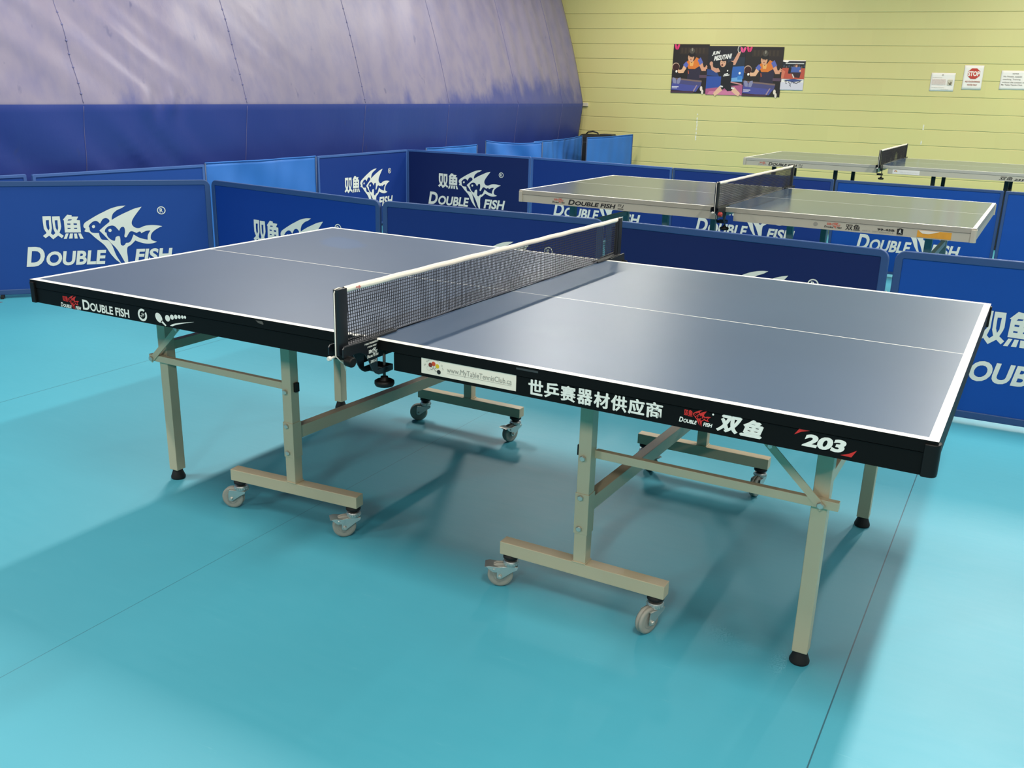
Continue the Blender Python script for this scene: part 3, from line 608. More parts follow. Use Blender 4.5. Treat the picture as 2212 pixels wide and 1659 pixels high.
# ------------------------------------------------------------------ nets
def build_net(loc, rz, label, P):
    root = thing('table_tennis_net', (loc[0], loc[1], loc[2]), rz, label, 'net', 'nets clamped across the table tennis tables')
    zt = P.get('ztop', 0.76); off = Vector((TL/2, TW/2, zt)); warp = P.get('warp'); kw = dict(off=off, warp=warp)
    X = TL/2; y0, y1 = -.1000, TW+.1000; zb = zt+.0025; ze = zt+.1400; cell = P['cell']; th = P['th']
    ny = int(round((y1-y0)/cell)); nz = int(round((ze-zb)/cell))
    rnd = random.Random(P.get('seed', 3))
    def sag(y, z):
        k = 1-(z-zb)/(ze-zb); t = (y-y0)/(y1-y0)
        dy = .0035*math.sin(t*19+1.5*k)*k + .002*math.sin(t*43)*k
        dx = .006*math.sin(t*9.0+.6)*k*math.sin(k*2.4) + .003*math.sin(t*31)*k
        return Vector((X+dx, y+dy, z))
    m = MB()
    for i in range(ny+1):
        y = y0+(y1-y0)*i/ny
        ps = [sag(y, zb+(ze-zb)*j/6) for j in range(7)]
        for a, c in zip(ps, ps[1:]): m.bar(a, c, th, th*.7, (1,0,0))
    for j in range(nz+1):
        z = zb+(ze-zb)*j/nz
        n = 48 if nz < 14 else 70
        ps = [sag(y0+(y1-y0)*i/n, z) for i in range(n+1)]
        for a, c in zip(ps, ps[1:]): m.bar(a, c, th*.7, th, (0,0,1))
    m.build('mesh', NET_CORD, root, **kw, recalc=False)
    m = MB(); m.grid(lambda u, v: Vector((X+.0045*math.cos(2*math.pi*v), y0-.004+(y1-y0+.008)*u, ze+.0055+.0085*math.sin(2*math.pi*v)+.0006*math.sin(u*60))), 60, 12)
    tape = m.build('top_tape', TAPE_WHITE, root, **kw)
    if P.get('main'):
        m = MB(); o = (X+.0048, y0+.035, ze-.001)
        for sh, mi in ((HAN,0),(FISH,0),(WORDS,1)): m.flat(logo_at(sh, 0, .026, 0, .010), o, (0,1,0), (0,0,1), mi, .0004)
        m.build('tape_print', [RED_INK, GREY_INK], tape, **kw)
    m = MB(); m.tube([sag(y0+(y1-y0)*i/40, zb+.002)+Vector((.001,0,0)) for i in range(41)], .0022, 6); m.build('bottom_cord', mat('cord_grey', '#4a4d55', 0.7), root, **kw)
    for s, ya in ((-1, y0), (1, y1)):
        m = MB()      # post: a hollow channel with a cloth sleeve on the inside
        pts = [(X-.009, ya+s*.002), (X-.009, ya+s*.034), (X-.005, ya+s*.039), (X+.005, ya+s*.039), (X+.009, ya+s*.034), (X+.009, ya+s*.002)]
        m.prism([(x, y, zt-.015) for x, y in pts], (0,0,.1665)); m.build('post', CLAMP_BLACK, root, **kw, bevel=.001)
        m = MB(); m.grid(lambda u, v: Vector((X+.0065*math.cos(2*math.pi*u), ya+s*.001+.006*math.sin(2*math.pi*u), zb+(ze-zb+.002)*v)), 14, 10); m.build('net_sleeve', NET_CORD, root, **kw)
        m = MB(); m.tube([(X, ya+s*.010, zt+.150), (X, ya+s*.024, zt+.1535), (X, ya+s*.037, zt+.152), (X, ya+s*.0415, zt+.143), (X, ya+s*.0415, zt-.016), (X+.004, ya+s*.030, zt-.030), (X+.008, ya+s*.020, zt-.038), (X+.010, ya+s*.016, zt-.058)], .0016, 6); m.build('tension_cord', CORD_WHITE, root, **kw)
        # bracket: arm over the table, two cheek plates and a jaw below
        yi = lambda d: ya + s*(.100-d) if False else (-d if s < 0 else TW+d)     # distance outwards from the table edge
        m = MB(); m.box(X-.011, X+.014, min(yi(.125), yi(-.100)), max(yi(.125), yi(-.100)), zt+.0012, zt+.0075)
        m.build('clamp_arm', CLAMP_BLACK, root, **kw, bevel=.0015)
        prof = [(.136,.010),(.142,.004),(.142,-.016),(.128,-.020),(.093,-.017),(.072,-.019),(.055,-.027),(.044,-.040),(.035,-.054),(.028,-.068),(.020,-.080),(.010,-.089),(-.002,-.095),(-.020,-.097),(-.060,-.097),(-.060,-.080),(.0025,-.080),(.0025,.006)]
        for xo in (.020, -.024):
            m = MB(); m.prism([(X+xo, yi(d), zt+z) for d, z in prof], (.004, 0, 0)); pl = m.build('clamp_plate', CLAMP_BLACK, root, **kw, bevel=.0008)
            if P.get('main') and s < 0 and xo > 0:
                m = MB(); o = (X+xo+.0045, 0, zt)
                def pr(sh, a0, a1, b0, b1, keep=False): m.flat(fit(sh, a0, a1, b0, b1), o, (0,1,0), (0,0,1), 0, .0004)
                pr(text_shape('广州双鱼体育用品集团有限公司', 0.02), -.058, .000, -.0040, .0010); pr(text_shape('广州双鱼体育制造厂', 0.02), -.046, -.005, -.0130, -.0085)
                for sh in (HAN, FISH, WORDS): m.flat(logo_at(sh, -.047, .000, -.042, -.016), o, (0,1,0), (0,0,1), 0, .0004)
                pr(text_shape('2001-E', 0.03, 0.1), -.034, -.008, -.056, -.048)
                tag(m.build('clamp_print', [WHITE_INK], pl, **kw), 'white printing on the clamp plate')
        m = MB(); m.box(X-.024, X+.024, min(yi(-.020), yi(-.066)), max(yi(-.020), yi(-.066)), zt-.097, zt-.080); m.build('clamp_jaw', CLAMP_BLACK, root, **kw, bevel=.0015)
        ys = yi(-.042)
        m = MB(); m.cyl((X+.012, ys, zt-.128), (X+.012, ys, zt-.028), .0040, 12); m.lathe([(.008,0),(.008,.003)], (X+.012, ys, zt-.031), (0,0,1), 16); m.build('clamp_screw', mat('screw_dark', '#5b5c58', .45, metal=.5), root, **kw)
        m = MB(); m.lathe([(.010,-.112),(.011,-.120),(.016,-.123)], (X+.012, ys, zt), (0,0,1), 24)
        m.lathe([(.012,-.126),(.022,-.121),(.0265,-.124),(.027,-.131),(.024,-.137),(.010,-.139)], (X+.012, ys, zt), (0,0,1), 24); m.build('screw_knob', BLACK_PLASTIC, root, **kw)
        m = MB(); yk = yi(.125); m.lathe([(.0125,-.004),(.0135,0),(.0135,.014),(.0115,.018)], (X+.024, yk, zt-.028), (1,0,-.1), 18)
        m.build('tension_knob', P.get('knob', BLACK_PLASTIC), root, **kw)
        m = MB(); yk = yi(.146); m.cyl((X-.004, yk-s*.004, zt-.018), (X-.004, yk+s*.016, zt-.018), .0035, 10); m.lathe([(.0045,0),(.0062,.002),(.0062,.008),(.0045,.010)], (X-.004, yk+s*.010, zt-.018), (0,s,0), 12)
        m.build('cord_screw', mat('screw_pale', '#ddd8cc', .4), root, **kw)
    return root

build_net((TL/2, TW/2, .76), 0, 'black mesh net with white top tape on the large black-edged table', dict(main=True, cell=.0084, th=.0017, warp=warp_main))

# ------------------------------------------------------------------ the two silver-edged tables behind
T2 = (1.2132, 4.3888, -.0111); T3 = (1.4253, 8.9525, -.0114)
far_c = ((-.22, 200, False), (.22, 230, True))
def silver_table(T, label, legmat, brace, ux, edge, xl=(.25, 2.489)):
    return build_table('table_tennis_table', (T[0], T[1], 0), T[2], label, dict(ztop=.752 if T is T2 else .757, leg_x=xl,
        blue=TOP_BLUE_GLOSS, edge=edge, apron=SILVER, cap=SILVER, leg=legmat, brace=brace,
        stretchers=0, uprights=[[(ux[0], .262, 0, far_c, 0), (ux[0], 1.262, 0, far_c, 1)], [(ux[1], .262, 0, far_c, 0), (ux[1], 1.262, 0, far_c, 1)]]))
silver_rim = mat('silver_rim', '#a39c8c', .42)
t2, AP2, KW2 = silver_table(T2, 'blue table tennis table with silver apron and orange sticker, between the two barrier rows', TEAL_LEG, TEAL_LEG, (.93, 1.72), silver_rim)
BLACK_PAINT = mat('black_leg_paint', '#191a1a', .5)
t3, AP3, KW3 = silver_table(T3, 'silver-edged table tennis table on black legs, farthest away, by the block wall', BLACK_PAINT, YELLOW_PAINT, (.90, 1.84), mat('silver_rim_far', '#aaa598', .45))
def rel_net(T, zt, label, **k):
    build_net((T[0], T[1], zt), T[2], label, dict(ztop=zt, cell=.0105, th=.0020, **k))
rel_net(T2, .752, 'dark net with white tape on the silver-edged table with the orange sticker', knob=mat('knob_red', '#a8322a', .5), seed=4)
rel_net(T3, .757, 'dark blue net with white tape on the farthest table by the block wall', seed=5)

def apron_mark(parent_ap, kw, zt, items, mats):
    groups = {}
    for it in items: groups.setdefault(it[6], []).append(it)
    for nm, its in groups.items():
        m = MB()
        for sh, x0, x1, z0, z1, mi, _ in its:
            if z0 is None: m.flat(logo_at(sh, x0, x1, zt-.066, zt-.031), (0, FY, 0), (1,0,0), (0,0,1), mi, .0006)
            else: m.flat(fit(sh, x0, x1, zt+z0, zt+z1), (0, FY, 0), (1,0,0), (0,0,1), mi, .0006)
        m.build(nm, mats, parent_ap, **kw)
INK = [BLACK_INK, mat('red_ink_soft', '#c4604c', .5), GREY_INK, mat('orange_print', '#d9982e', .5)]
cap_text = lambda body, first: None
def two_size(x0, x1, z0, zc, zs, first, rest, shear): return map_shape(small_caps(x0, x1, z0, zc, zs, first, rest, shear, .03), lambda v: v, lambda v: v)
zt = .752
df = small_caps(0, .31, 0, .030, .024, .14, 'OUBLE FISH', .2, .03)
itt = join_shapes(fit(text_shape('ITTF', .02, .2), 0, .032, .012, .024), pgon((0,0),(.05,0),(.05,.003),(0,.003)), pgon((.030,.010),(.036,.006),(.046,.012),(.052,.026),(.046,.022),(.040,.012)))
apron_mark(AP2['l','near'], KW2, zt, [(HAN,.245,.335,None,0,1,'emblem_print'),(FISH,.245,.335,None,0,1,'emblem_print'),(WORDS,.245,.335,None,0,0,'emblem_print'),(df,.360,.690,-.067,-.034,0,'lettering'),(itt,.705,.745,-.067,-.036,0,'approval_mark')], INK)
emblem = join_shapes(rect(0,1,.12,1))
apron_mark(AP2['r','near'], KW2, zt, [(HAN,1.966,2.062,None,0,1,'emblem_print'),(FISH,1.966,2.062,None,0,1,'emblem_print'),(WORDS,1.966,2.062,None,0,0,'emblem_print'),(text_shape('双鱼', .014),2.082,2.160,-.067,-.033,0,'brand_characters'),
    (text_shape('专利号: ZL', .01),2.172,2.215,-.065,-.058,2,'small_print'),(text_shape('200730050491.9', .01),2.225,2.335,-.066,-.058,2,'small_print'),(text_shape('99-45B', .035),2.250,2.340,-.054,-.042,0,'model_number'),
    (disc(0,0,1,1),1.905,1.930,-.060,-.038,2,'rivet_cap')], INK)
m = MB(); on_apron_raw(rect(2.352,2.384,zt-.066,zt-.036), m, 0); on_apron_raw(disc(2.368, zt-.0365, .010, .004), m, 0); on_apron_raw(rect(2.352,2.384,zt-.0705,zt-.0685), m, 1)
on_apron_raw(join_shapes(disc(2.368,zt-.042,.003), pgon((2.360,zt-.060),(2.365,zt-.050),(2.362,zt-.046),(2.372,zt-.046),(2.370,zt-.053),(2.378,zt-.060),(2.372,zt-.058),(2.367,zt-.055))), m, 2, .0009)
m.build('emblem_print', [BLACK_INK, GREY_INK, WHITE_INK], AP2['r','near'], **KW2)
m = MB(); m.box(2.455, 2.625, FY-.0008, FY, zt-.070, zt-.033); st2 = tag(m.build('sticker', mat('orange_sticker', '#d8962c', .5, noise=.15, nscale=40), t2, **KW2), 'torn orange sticker')
m = MB(); m.flat(pgon((2.460,zt-.034),(2.480,zt-.049),(2.512,zt-.050),(2.560,zt-.037),(2.565,zt-.034)), (0,FY-.0008,0), (1,0,0), (0,0,1), 0, .0004)
m.build('torn_area', mat('torn_paper', '#e0d6c2', .6), st2, **KW2)
zt = .757
apron_mark(AP3['l','near'], KW3, zt, [(HAN,.16,.245,None,0,1,'emblem_print'),(FISH,.16,.245,None,0,1,'emblem_print'),(WORDS,.16,.245,None,0,2,'emblem_print'),(df,.265,.560,-.067,-.034,0,'lettering'),(itt,.575,.615,-.067,-.036,0,'approval_mark')], INK)
apron_mark(AP3['r','near'], KW3, zt, [(text_shape('双鱼', .014, .3),2.430,2.545,-.067,-.033,0,'brand_characters'),(text_shape('233', .03, .3),2.555,2.640,-.067,-.048,0,'model_number')], INK)
m = MB(); m.box(1.488, 1.735, FY-.0008, FY, zt-.071, zt-.030); s3 = m.build('sticker', mat('pale_sticker', '#e2d9d0', .5), t3, **KW3)
m = MB(); on_apron(text_shape('www.MyTableTennisClub.ca', 0), m, 1.56, 1.725, zt-.062, zt-.048, 1, .0003, FY-.0008)
for dx, dz, mi in ((0,0,0),(.007,.004,0),(.014,.003,2),(.019,-.003,2)): on_apron_raw(disc(1.508+dx, zt-.047+dz, .0045), m, mi, .0003, FY-.0008)
m.build('sticker_print', [mat('print_red', '#b3512e', .5), mat('print_pale', '#c9bfb6', .5), mat('print_yellow', '#c9a12a', .5)], s3, **KW3)

# ------------------------------------------------------------------ hinged barrier panels with the printed emblem
FRAME_BLUE = mat('barrier_frame_blue', '#2b4a7c', .55)
FRAME_LIGHT = mat('barrier_frame_light', '#3f62a0', .55)
def cloth(name, col, rough=.55): return mat(name, col, rough, spec=.3, bump=.06, bscale=700, noise=.04, nscale=5)
C_MID = cloth('cloth_royal', '#0a3a8f'); C_NAVY = cloth('cloth_navy', '#0c2058'); C_NAVY2 = cloth('cloth_navy_mid', '#0e2e74'); C_LIT_WASH = cloth('cloth_lit_wash', '#1c4590'); C_DEEP = cloth('cloth_deep', '#14357f'); C_BRIGHT = cloth('cloth_bright', '#0c4aa0')  # the softer blue has the light washing the first near panel painted in
PRINT = mat('barrier_print', '#ebe7da', .6)
def barrier(p0, p1, label, fabric, logo=True, frame=None, h=.745, r=.045, bw=.034, group='printed barrier panels'):
    p0 = Vector((p0[0], p0[1], 0)); p1 = Vector((p1[0], p1[1], 0)); d = p1-p0; wd = d.length; rz = math.atan2(d.y, d.x)
    root = thing('barrier_panel', ((p0+p1)/2).to_tuple(), rz, label, 'barrier', group)
    zb = .022; t = .011
    def rr(x0, x1, z0, z1, r, n=6):
        o = []
        for cx, cz, a in ((x1-r, z0+r, -90), (x1-r, z1-r, 0), (x0+r, z1-r, 90), (x0+r, z0+r, 180)):
            for k in range(n+1): q = R(a+90*k/n); o.append((cx+r*math.cos(q), cz+r*math.sin(q)))
        return o
    oL = rr(-wd/2, wd/2, zb, h, r); iL = rr(-wd/2+bw, wd/2-bw, zb+bw, h-bw, .006)
    n = len(oL); m = MB()
    vs = [(x, y, z) for lp, y in ((oL,-t),(iL,-t),(oL,t),(iL,t)) for x, z in lp]
    fs = []
    for i in range(n):
        j = (i+1) % n
        fs += [(i, j, n+j, n+i), (2*n+j, 2*n+i, 3*n+i, 3*n+j), (j, i, 2*n+i, 2*n+j), (n+i, n+j, 3*n+j, 3*n+i)]
    m.add(vs, fs); m.build('frame', frame or FRAME_BLUE, root, bevel=.004)
    # cloth stretched in the frame, very slightly wavy
    ph = random.random()*6
    m = MB()
    X0, X1, Z0, Z1 = -wd/2+bw-.004, wd/2-bw+.004, zb+bw-.004, h-bw+.004
    wav = lambda x, z: .0022*math.sin(x*7+ph)*math.sin((z-Z0)/(Z1-Z0)*math.pi)
    for y, s in ((-.0055, -1), (.0055, 1)):
        m.grid(lambda u, v: (X0+(X1-X0)*u, y+wav(X0+(X1-X0)*u, Z0+(Z1-Z0)*v), Z0+(Z1-Z0)*v), 28, 8)
    cl = m.build('cloth', fabric, root, recalc=False)
    if logo:
        k = wd/1.41; m = MB()
        for sh in (FISH, HAN, WORDS, REG):
            vs, fs = sh; pts = []
            for x, z in vs:
                X = wd/2+x*k; pts.append((X, -.0055+wav(X, z)-.0024, z))
            m.add(pts, fs)
        tag(m.build('printed_emblem', PRINT, cl, recalc=False), 'off-white fish emblem and lettering')
    for sx in (-1, 1):
        m = MB(); m.bar((sx*(wd/2-.10), -.035, .011), (sx*(wd/2-.10), .035, .011), .020, .022); m.build('foot', BLACK_RUBBER, root, bevel=.002)
    return root

# near row, left to right
u1 = Vector((-2.078+2.896, 2.796-1.823)).normalized()
barrier((-2.083-u1.x*1.43, 2.791-u1.y*1.43), (-2.083, 2.791), 'printed blue barrier panel of the near row, cut off by the left picture edge', C_LIT_WASH, frame=FRAME_BLUE)
barrier((-2.069, 2.801), (-.518, 2.597), 'printed royal blue barrier panel behind the left corner of the large black-edged table', C_MID)
barrier((-.506, 2.604), (.855, 2.694), 'navy printed barrier panel behind the net of the black-edged table', C_NAVY2)
barrier((.869, 2.706), (2.290, 2.596), 'navy printed barrier panel behind the right half of the black-edged table', C_NAVY)
r5 = barrier((2.313, 2.612), (3.716, 2.665), 'bright blue printed barrier panel at the right end of the near row', C_BRIGHT)
m = MB(); m.tube([(-.718, -.012, .56), (-.716, -.014, .44), (-.716, -.014, .40)], .003, 8); m.build('hinge_pin', BOLT_STEEL, r5)
# far row
barrier((-3.47, .83), (-3.193, 2.215), 'plain blue barrier panel at the left picture edge, just below the curtain', C_LIT_WASH, logo=False, frame=FRAME_LIGHT, r=.010, bw=.022)
barrier((-3.146, 2.225), (-3.008, 3.628), 'plain blue barrier panel below the curtain, left of the light cloth screen', C_LIT_WASH, logo=False, frame=FRAME_LIGHT, r=.010, bw=.022)
barrier((-3.022, 5.013), (-3.042, 6.470), 'printed blue barrier panel of the far row, standing along the curtain', C_DEEP, frame=FRAME_LIGHT, r=.010, bw=.022)
barrier((-3.055, 6.498), (-1.622, 6.570), 'navy printed barrier panel of the far row whose fish emblem shows almost whole', C_NAVY, frame=FRAME_LIGHT, r=.010, bw=.022)
barrier((-1.598, 6.545), (-.090, 6.390), 'navy barrier panel of the far row behind the left end of the orange-sticker table', C_DEEP, frame=FRAME_LIGHT, r=.010, bw=.022)
barrier((-.083, 6.392), (1.338, 6.285), 'dark blue barrier panel of the far row behind the net of the orange-sticker table', C_DEEP, r=.010, bw=.022)
barrier((1.358, 6.262), (2.594, 6.275), 'bright blue barrier panel of the far row behind the right half of the orange-sticker table', C_BRIGHT, r=.010, bw=.022)
barrier((2.607, 6.241), (4.01, 6.42), 'blue barrier panel at the right picture edge, in front of the farthest table', C_BRIGHT, logo=False, r=.010, bw=.022)

# light blue cloth screens on thin rods
CLOTH_LIGHT = mat('screen_light_blue', '#2f6fbe', .6, noise=.10, nscale=4, bump=.05, bscale=600)
ROD = mat('screen_rod', '#2c4468', .5)
def screen(p0, p1, z0, z1, sag, label, seed, folds=1.0):
    p0 = Vector((p0[0], p0[1], 0)); p1 = Vector((p1[0], p1[1], 0)); d = p1-p0; wd = d.length; rz = math.atan2(d.y, d.x)
    root = thing('cloth_screen', ((p0+p1)/2).to_tuple(), rz, label, 'screen', 'light blue cloth screens below the curtain')
    rn = random.Random(seed); ph = [rn.random()*6 for _ in range(4)]
    def f(u, v):
        zt = z0+(z1-z0)*u - sag*math.sin(math.pi*u)
        z = .03+(zt-.03)*v
        a = math.sin(math.pi*min(1, max(0, u)))**.5
        y = folds*a*(.018*math.sin(u*13*wd+ph[0]+2.2*v) + .010*math.sin(u*29*wd+ph[1]-3*v))*(1-.55*v) + folds*.010*math.sin((u*5+v*4)*2+ph[2])*a
        return Vector((-wd/2+wd*u, y, z))
    m = MB(); m.grid(f, 60, 24); o = m.build('cloth', CLOTH_LIGHT, root, recalc=False)
    md = o.modifiers.new('thick', 'SOLIDIFY'); md.thickness = .003
    m = MB(); m.tube([f(i/40, 1)+Vector((0,0,.002)) for i in range(41)], .006, 8); m.build('top_hem', CLOTH_LIGHT, root)
    for s, zz in ((-1, z0), (1, z1)):
        m = MB(); m.cyl((s*wd/2, 0, .0), (s*wd/2, 0, zz+.002), .007, 10); m.build('rod', ROD, root)
    return root
screen((-3.068, 3.699), (-2.996, 4.963), .745, .745, .004, 'light blue cloth screen below the curtain, left of the printed far-row panels', 1)
screen((-2.99, 6.75), (-3.02, 7.86), .745, .740, .004, 'short strip of light blue cloth screen showing just above the navy corner panel', 2)
screen((-3.10, 8.20), (-2.55, 8.62), .770, .765, .022, 'sagging wrinkled light blue cloth screen, second one right of the navy corner panel', 3, 1.6)
screen((-2.80, 8.88), (-3.035, 10.82), .750, .755, .012, 'wrinkled light blue cloth screen standing along the curtain end, left of the black bag', 4, 1.2)
screen((-2.55, 9.92), (-2.345, 11.02), .778, .800, .006, 'flat light blue cloth screen against the block wall, right of the black bag', 5, .4)

# ------------------------------------------------------------------ black bag behind the screens
bag = thing('sports_bag', (-2.93, 11.16, 0), .05, 'black bag with a carry handle standing at the block wall behind the cloth screens', 'bag')
BAGM = mat('bag_black', '#1c1d1f', .6, bump=.15, bscale=300)
m = MB(); m.box(-.27, .27, -.12, .12, .0, .775); m.build('body', BAGM, bag, bevel=.05, segs=4)
m = MB(); m.tube([(-.20,0,.765), (-.17,0,.800), (-.09,0,.812), (-.02,0,.795), (.0,0,.765)], .011, 8); m.build('handle', BAGM, bag)
m = MB(); m.box(.05,.23,-.09,.09,.770,.786); m.build('top_flap', mat('bag_grey', '#3a3b3d', .5), bag, bevel=.005)
m = MB(); m.tube([(-.262,-.121,.66),(.262,-.121,.66)], .004, 6); m.build('zip', BOLT_STEEL, bag)

# ------------------------------------------------------------------ big curtain along the left side
def tarp_material():
    m = bpy.data.materials.new('curtain_vinyl'); m.use_nodes = True
    nt = m.node_tree; b = nt.nodes['Principled BSDF']; L = nt.links.new
    tc = nt.nodes.new('ShaderNodeTexCoord'); sx = nt.nodes.new('ShaderNodeSeparateXYZ'); L(tc.outputs['Object'], sx.inputs[0])
    blue = lin('#283b84'); dust_and_light = lin('#857c90')
    # chalky bloom on the upper sheet with a ragged lower border
    mp = nt.nodes.new('ShaderNodeMapping'); mp.inputs['Scale'].default_value = (1, 1, .55); L(tc.outputs['Object'], mp.inputs[0])
    n1 = nt.nodes.new('ShaderNodeTexNoise'); n1.inputs['Scale'].default_value = 2.6; n1.inputs['Detail'].default_value = 9; n1.inputs['Roughness'].default_value = .62; L(mp.outputs[0], n1.inputs[0])
    n1b = nt.nodes.new('ShaderNodeTexNoise'); n1b.inputs['Scale'].default_value = .45; n1b.inputs['Detail'].default_value = 2; L(tc.outputs['Object'], n1b.inputs[0])
    sub = nt.nodes.new('ShaderNodeMath'); sub.operation = 'SUBTRACT'; sub.inputs[1].default_value = 1.20; L(sx.outputs[2], sub.inputs[0])
    a1 = nt.nodes.new('ShaderNodeMath'); a1.operation = 'MULTIPLY_ADD'; a1.inputs[1].default_value = 1.1; a1.inputs[2].default_value = -.62; L(n1.outputs['Fac'], a1.inputs[0])
    a1b = nt.nodes.new('ShaderNodeMath'); a1b.operation = 'MULTIPLY_ADD'; a1b.inputs[1].default_value = .5; L(n1b.outputs['Fac'], a1b.inputs[0]); L(a1.outputs[0], a1b.inputs[2])
    yy = nt.nodes.new('ShaderNodeMapRange'); yy.interpolation_type = 'SMOOTHSTEP'; yy.inputs['From Min'].default_value = 1.0; yy.inputs['From Max'].default_value = 5.5; yy.inputs['To Min'].default_value = .10; yy.inputs['To Max'].default_value = -.17; L(sx.outputs[1], yy.inputs[0])
    a1c = nt.nodes.new('ShaderNodeMath'); a1c.operation = 'ADD'; L(a1b.outputs[0], a1c.inputs[0]); L(yy.outputs[0], a1c.inputs[1])
    a2 = nt.nodes.new('ShaderNodeMath'); a2.operation = 'ADD'; L(sub.outputs[0], a2.inputs[0]); L(a1c.outputs[0], a2.inputs[1])
    mr = nt.nodes.new('ShaderNodeMapRange'); mr.interpolation_type = 'SMOOTHSTEP'; mr.inputs['From Min'].default_value = .0; mr.inputs['From Max'].default_value = .34; L(a2.outputs[0], mr.inputs[0])
    up = nt.nodes.new('ShaderNodeMath'); up.operation = 'GREATER_THAN'; up.inputs[1].default_value = 1.197; L(sx.outputs[2], up.inputs[0])  # crisp step at the fold: the brighter-lit upper sheet is painted into the colour
    base = nt.nodes.new('ShaderNodeMath'); base.operation = 'MULTIPLY_ADD'; base.inputs[1].default_value = .72; base.inputs[2].default_value = .26; L(mr.outputs[0], base.inputs[0])
    fac = nt.nodes.new('ShaderNodeMath'); fac.operation = 'MULTIPLY'; L(base.outputs[0], fac.inputs[0]); L(up.outputs[0], fac.inputs[1])
    n2 = nt.nodes.new('ShaderNodeTexNoise'); n2.inputs['Scale'].default_value = 7; n2.inputs['Detail'].default_value = 8; L(mp.outputs[0], n2.inputs[0])
    mod = nt.nodes.new('ShaderNodeMapRange'); mod.inputs['From Min'].default_value = .25; mod.inputs['From Max'].default_value = .6; mod.inputs['To Min'].default_value = .72; L(n2.outputs['Fac'], mod.inputs[0])
    fm = nt.nodes.new('ShaderNodeMath'); fm.operation = 'MULTIPLY'; L(fac.outputs[0], fm.inputs[0]); L(mod.outputs[0], fm.inputs[1])
    mx = nt.nodes.new('ShaderNodeMix'); mx.data_type = 'RGBA'; L(fm.outputs[0], mx.inputs[0]); mx.inputs[6].default_value = blue; mx.inputs[7].default_value = dust_and_light
    cur = mx.outputs[2]
    # small dark scuff marks
    n4 = nt.nodes.new('ShaderNodeTexNoise'); n4.inputs['Scale'].default_value = 9; n4.inputs['Detail'].default_value = 3; L(mp.outputs[0], n4.inputs[0])
    c4 = nt.nodes.new('ShaderNodeMapRange'); c4.inputs['From Min'].default_value = .70; c4.inputs['From Max'].default_value = .76; c4.inputs['To Max'].default_value = .45; L(n4.outputs['Fac'], c4.inputs[0])
    m4 = nt.nodes.new('ShaderNodeMix'); m4.data_type = 'RGBA'; L(c4.outputs[0], m4.inputs[0]); L(cur, m4.inputs[6]); m4.inputs[7].default_value = lin('#39406e')
    L(m4.outputs[2], b.inputs['Base Color'])
    b.inputs['Roughness'].default_value = .42; b.inputs['Specular IOR Level'].default_value = .5
    n3 = nt.nodes.new('ShaderNodeTexNoise'); n3.inputs['Scale'].default_value = 5; n3.inputs['Detail'].default_value = 6; L(mp.outputs[0], n3.inputs[0])
    bp = nt.nodes.new('ShaderNodeBump'); bp.inputs['Strength'].default_value = .25; bp.inputs['Distance'].default_value = .02; L(n3.outputs['Fac'], bp.inputs['Height']); L(bp.outputs[0], b.inputs['Normal'])
    return m
ZF = 1.195
Y0, Y1 = -4.0, 11.12
SEAMS = (2.72, 4.33, 5.97, 7.51, 9.15, 10.44)
def top_z(y): return max(2.06, 1.95+.088*(y-2.33))
def tarp_x(y, z):
    fold = -3.185
    x = fold-.24*(z-ZF)-.04*max(0, z-ZF)**2 if z > ZF else fold-.11*(ZF-z)
    # diagonal drag folds on the left part, fading to the right
    k = math.exp(-((y-2.6)/1.5)**2)
    q = (z-ZF)*1.35 + (y-3.2)*1.0 if z > ZF else (z-ZF)*1.1 + (y-3.2)*1.0
    q += .10*math.sin(y*3.1+z*2.3)
    x += .009*k*math.sin(q*11.0)*(.3+.7*min(1, abs(z-ZF)*3.0)) + .005*k*math.sin(q*26+1)*min(1, abs(z-ZF)*3)*(.5+.5*math.sin(y*4.3))
    if y < 2.2: x -= .42*min(1, (2.2-y)/1.3)**1.6
    k2 = math.exp(-((y-3.45)/.22)**2)*math.exp(-((z-ZF-.02)/.10)**2)
    x += .022*k2*math.sin((y-3.45)*26)
    # gentle hanging ripples elsewhere
    x += .006*math.sin(y*5.1+.8*z)*min(1, abs(z-ZF)*2.0) + .004*math.sin(y*11.3-1.7*z)*min(1, abs(z-ZF)*2)
    if y > 8.3 and z > ZF: x += .007*math.sin(y*21+1.2*z)*min(1, (z-ZF)*3)*min(1, (y-8.3))
    return x
zs_lo = [ZF*(j/22) for j in range(23)]
m = MB()
NU = 420
def row(y):
    t = top_z(y); return zs_lo + [ZF+(t-ZF)*(j/40) for j in range(1, 41)]
vs = []; nz = 23+40
for i in range(NU+1):
    y = Y0+(Y1-Y0)*i/NU
    for z in row(y): vs.append((tarp_x(y, z), y, z))
fs = [(i*nz+j, (i+1)*nz+j, (i+1)*nz+j+1, i*nz+j+1) for i in range(NU) for j in range(nz-1)]
m.add(vs, fs, 0, True)
cur_root = thing('curtain', (-3.3, 3.5, 0), 0, 'huge blue vinyl curtain with faded upper part hanging along the left side', 'curtain')
CO = Vector((-3.3, 3.5, 0))
TM = tarp_material()
sheet = m.build('sheet', TM, cur_root, off=CO, recalc=False)
sd = sheet.modifiers.new('thick', 'SOLIDIFY'); sd.thickness = .004; sd.offset = -1
me = sheet.data
for e in me.edges: pass
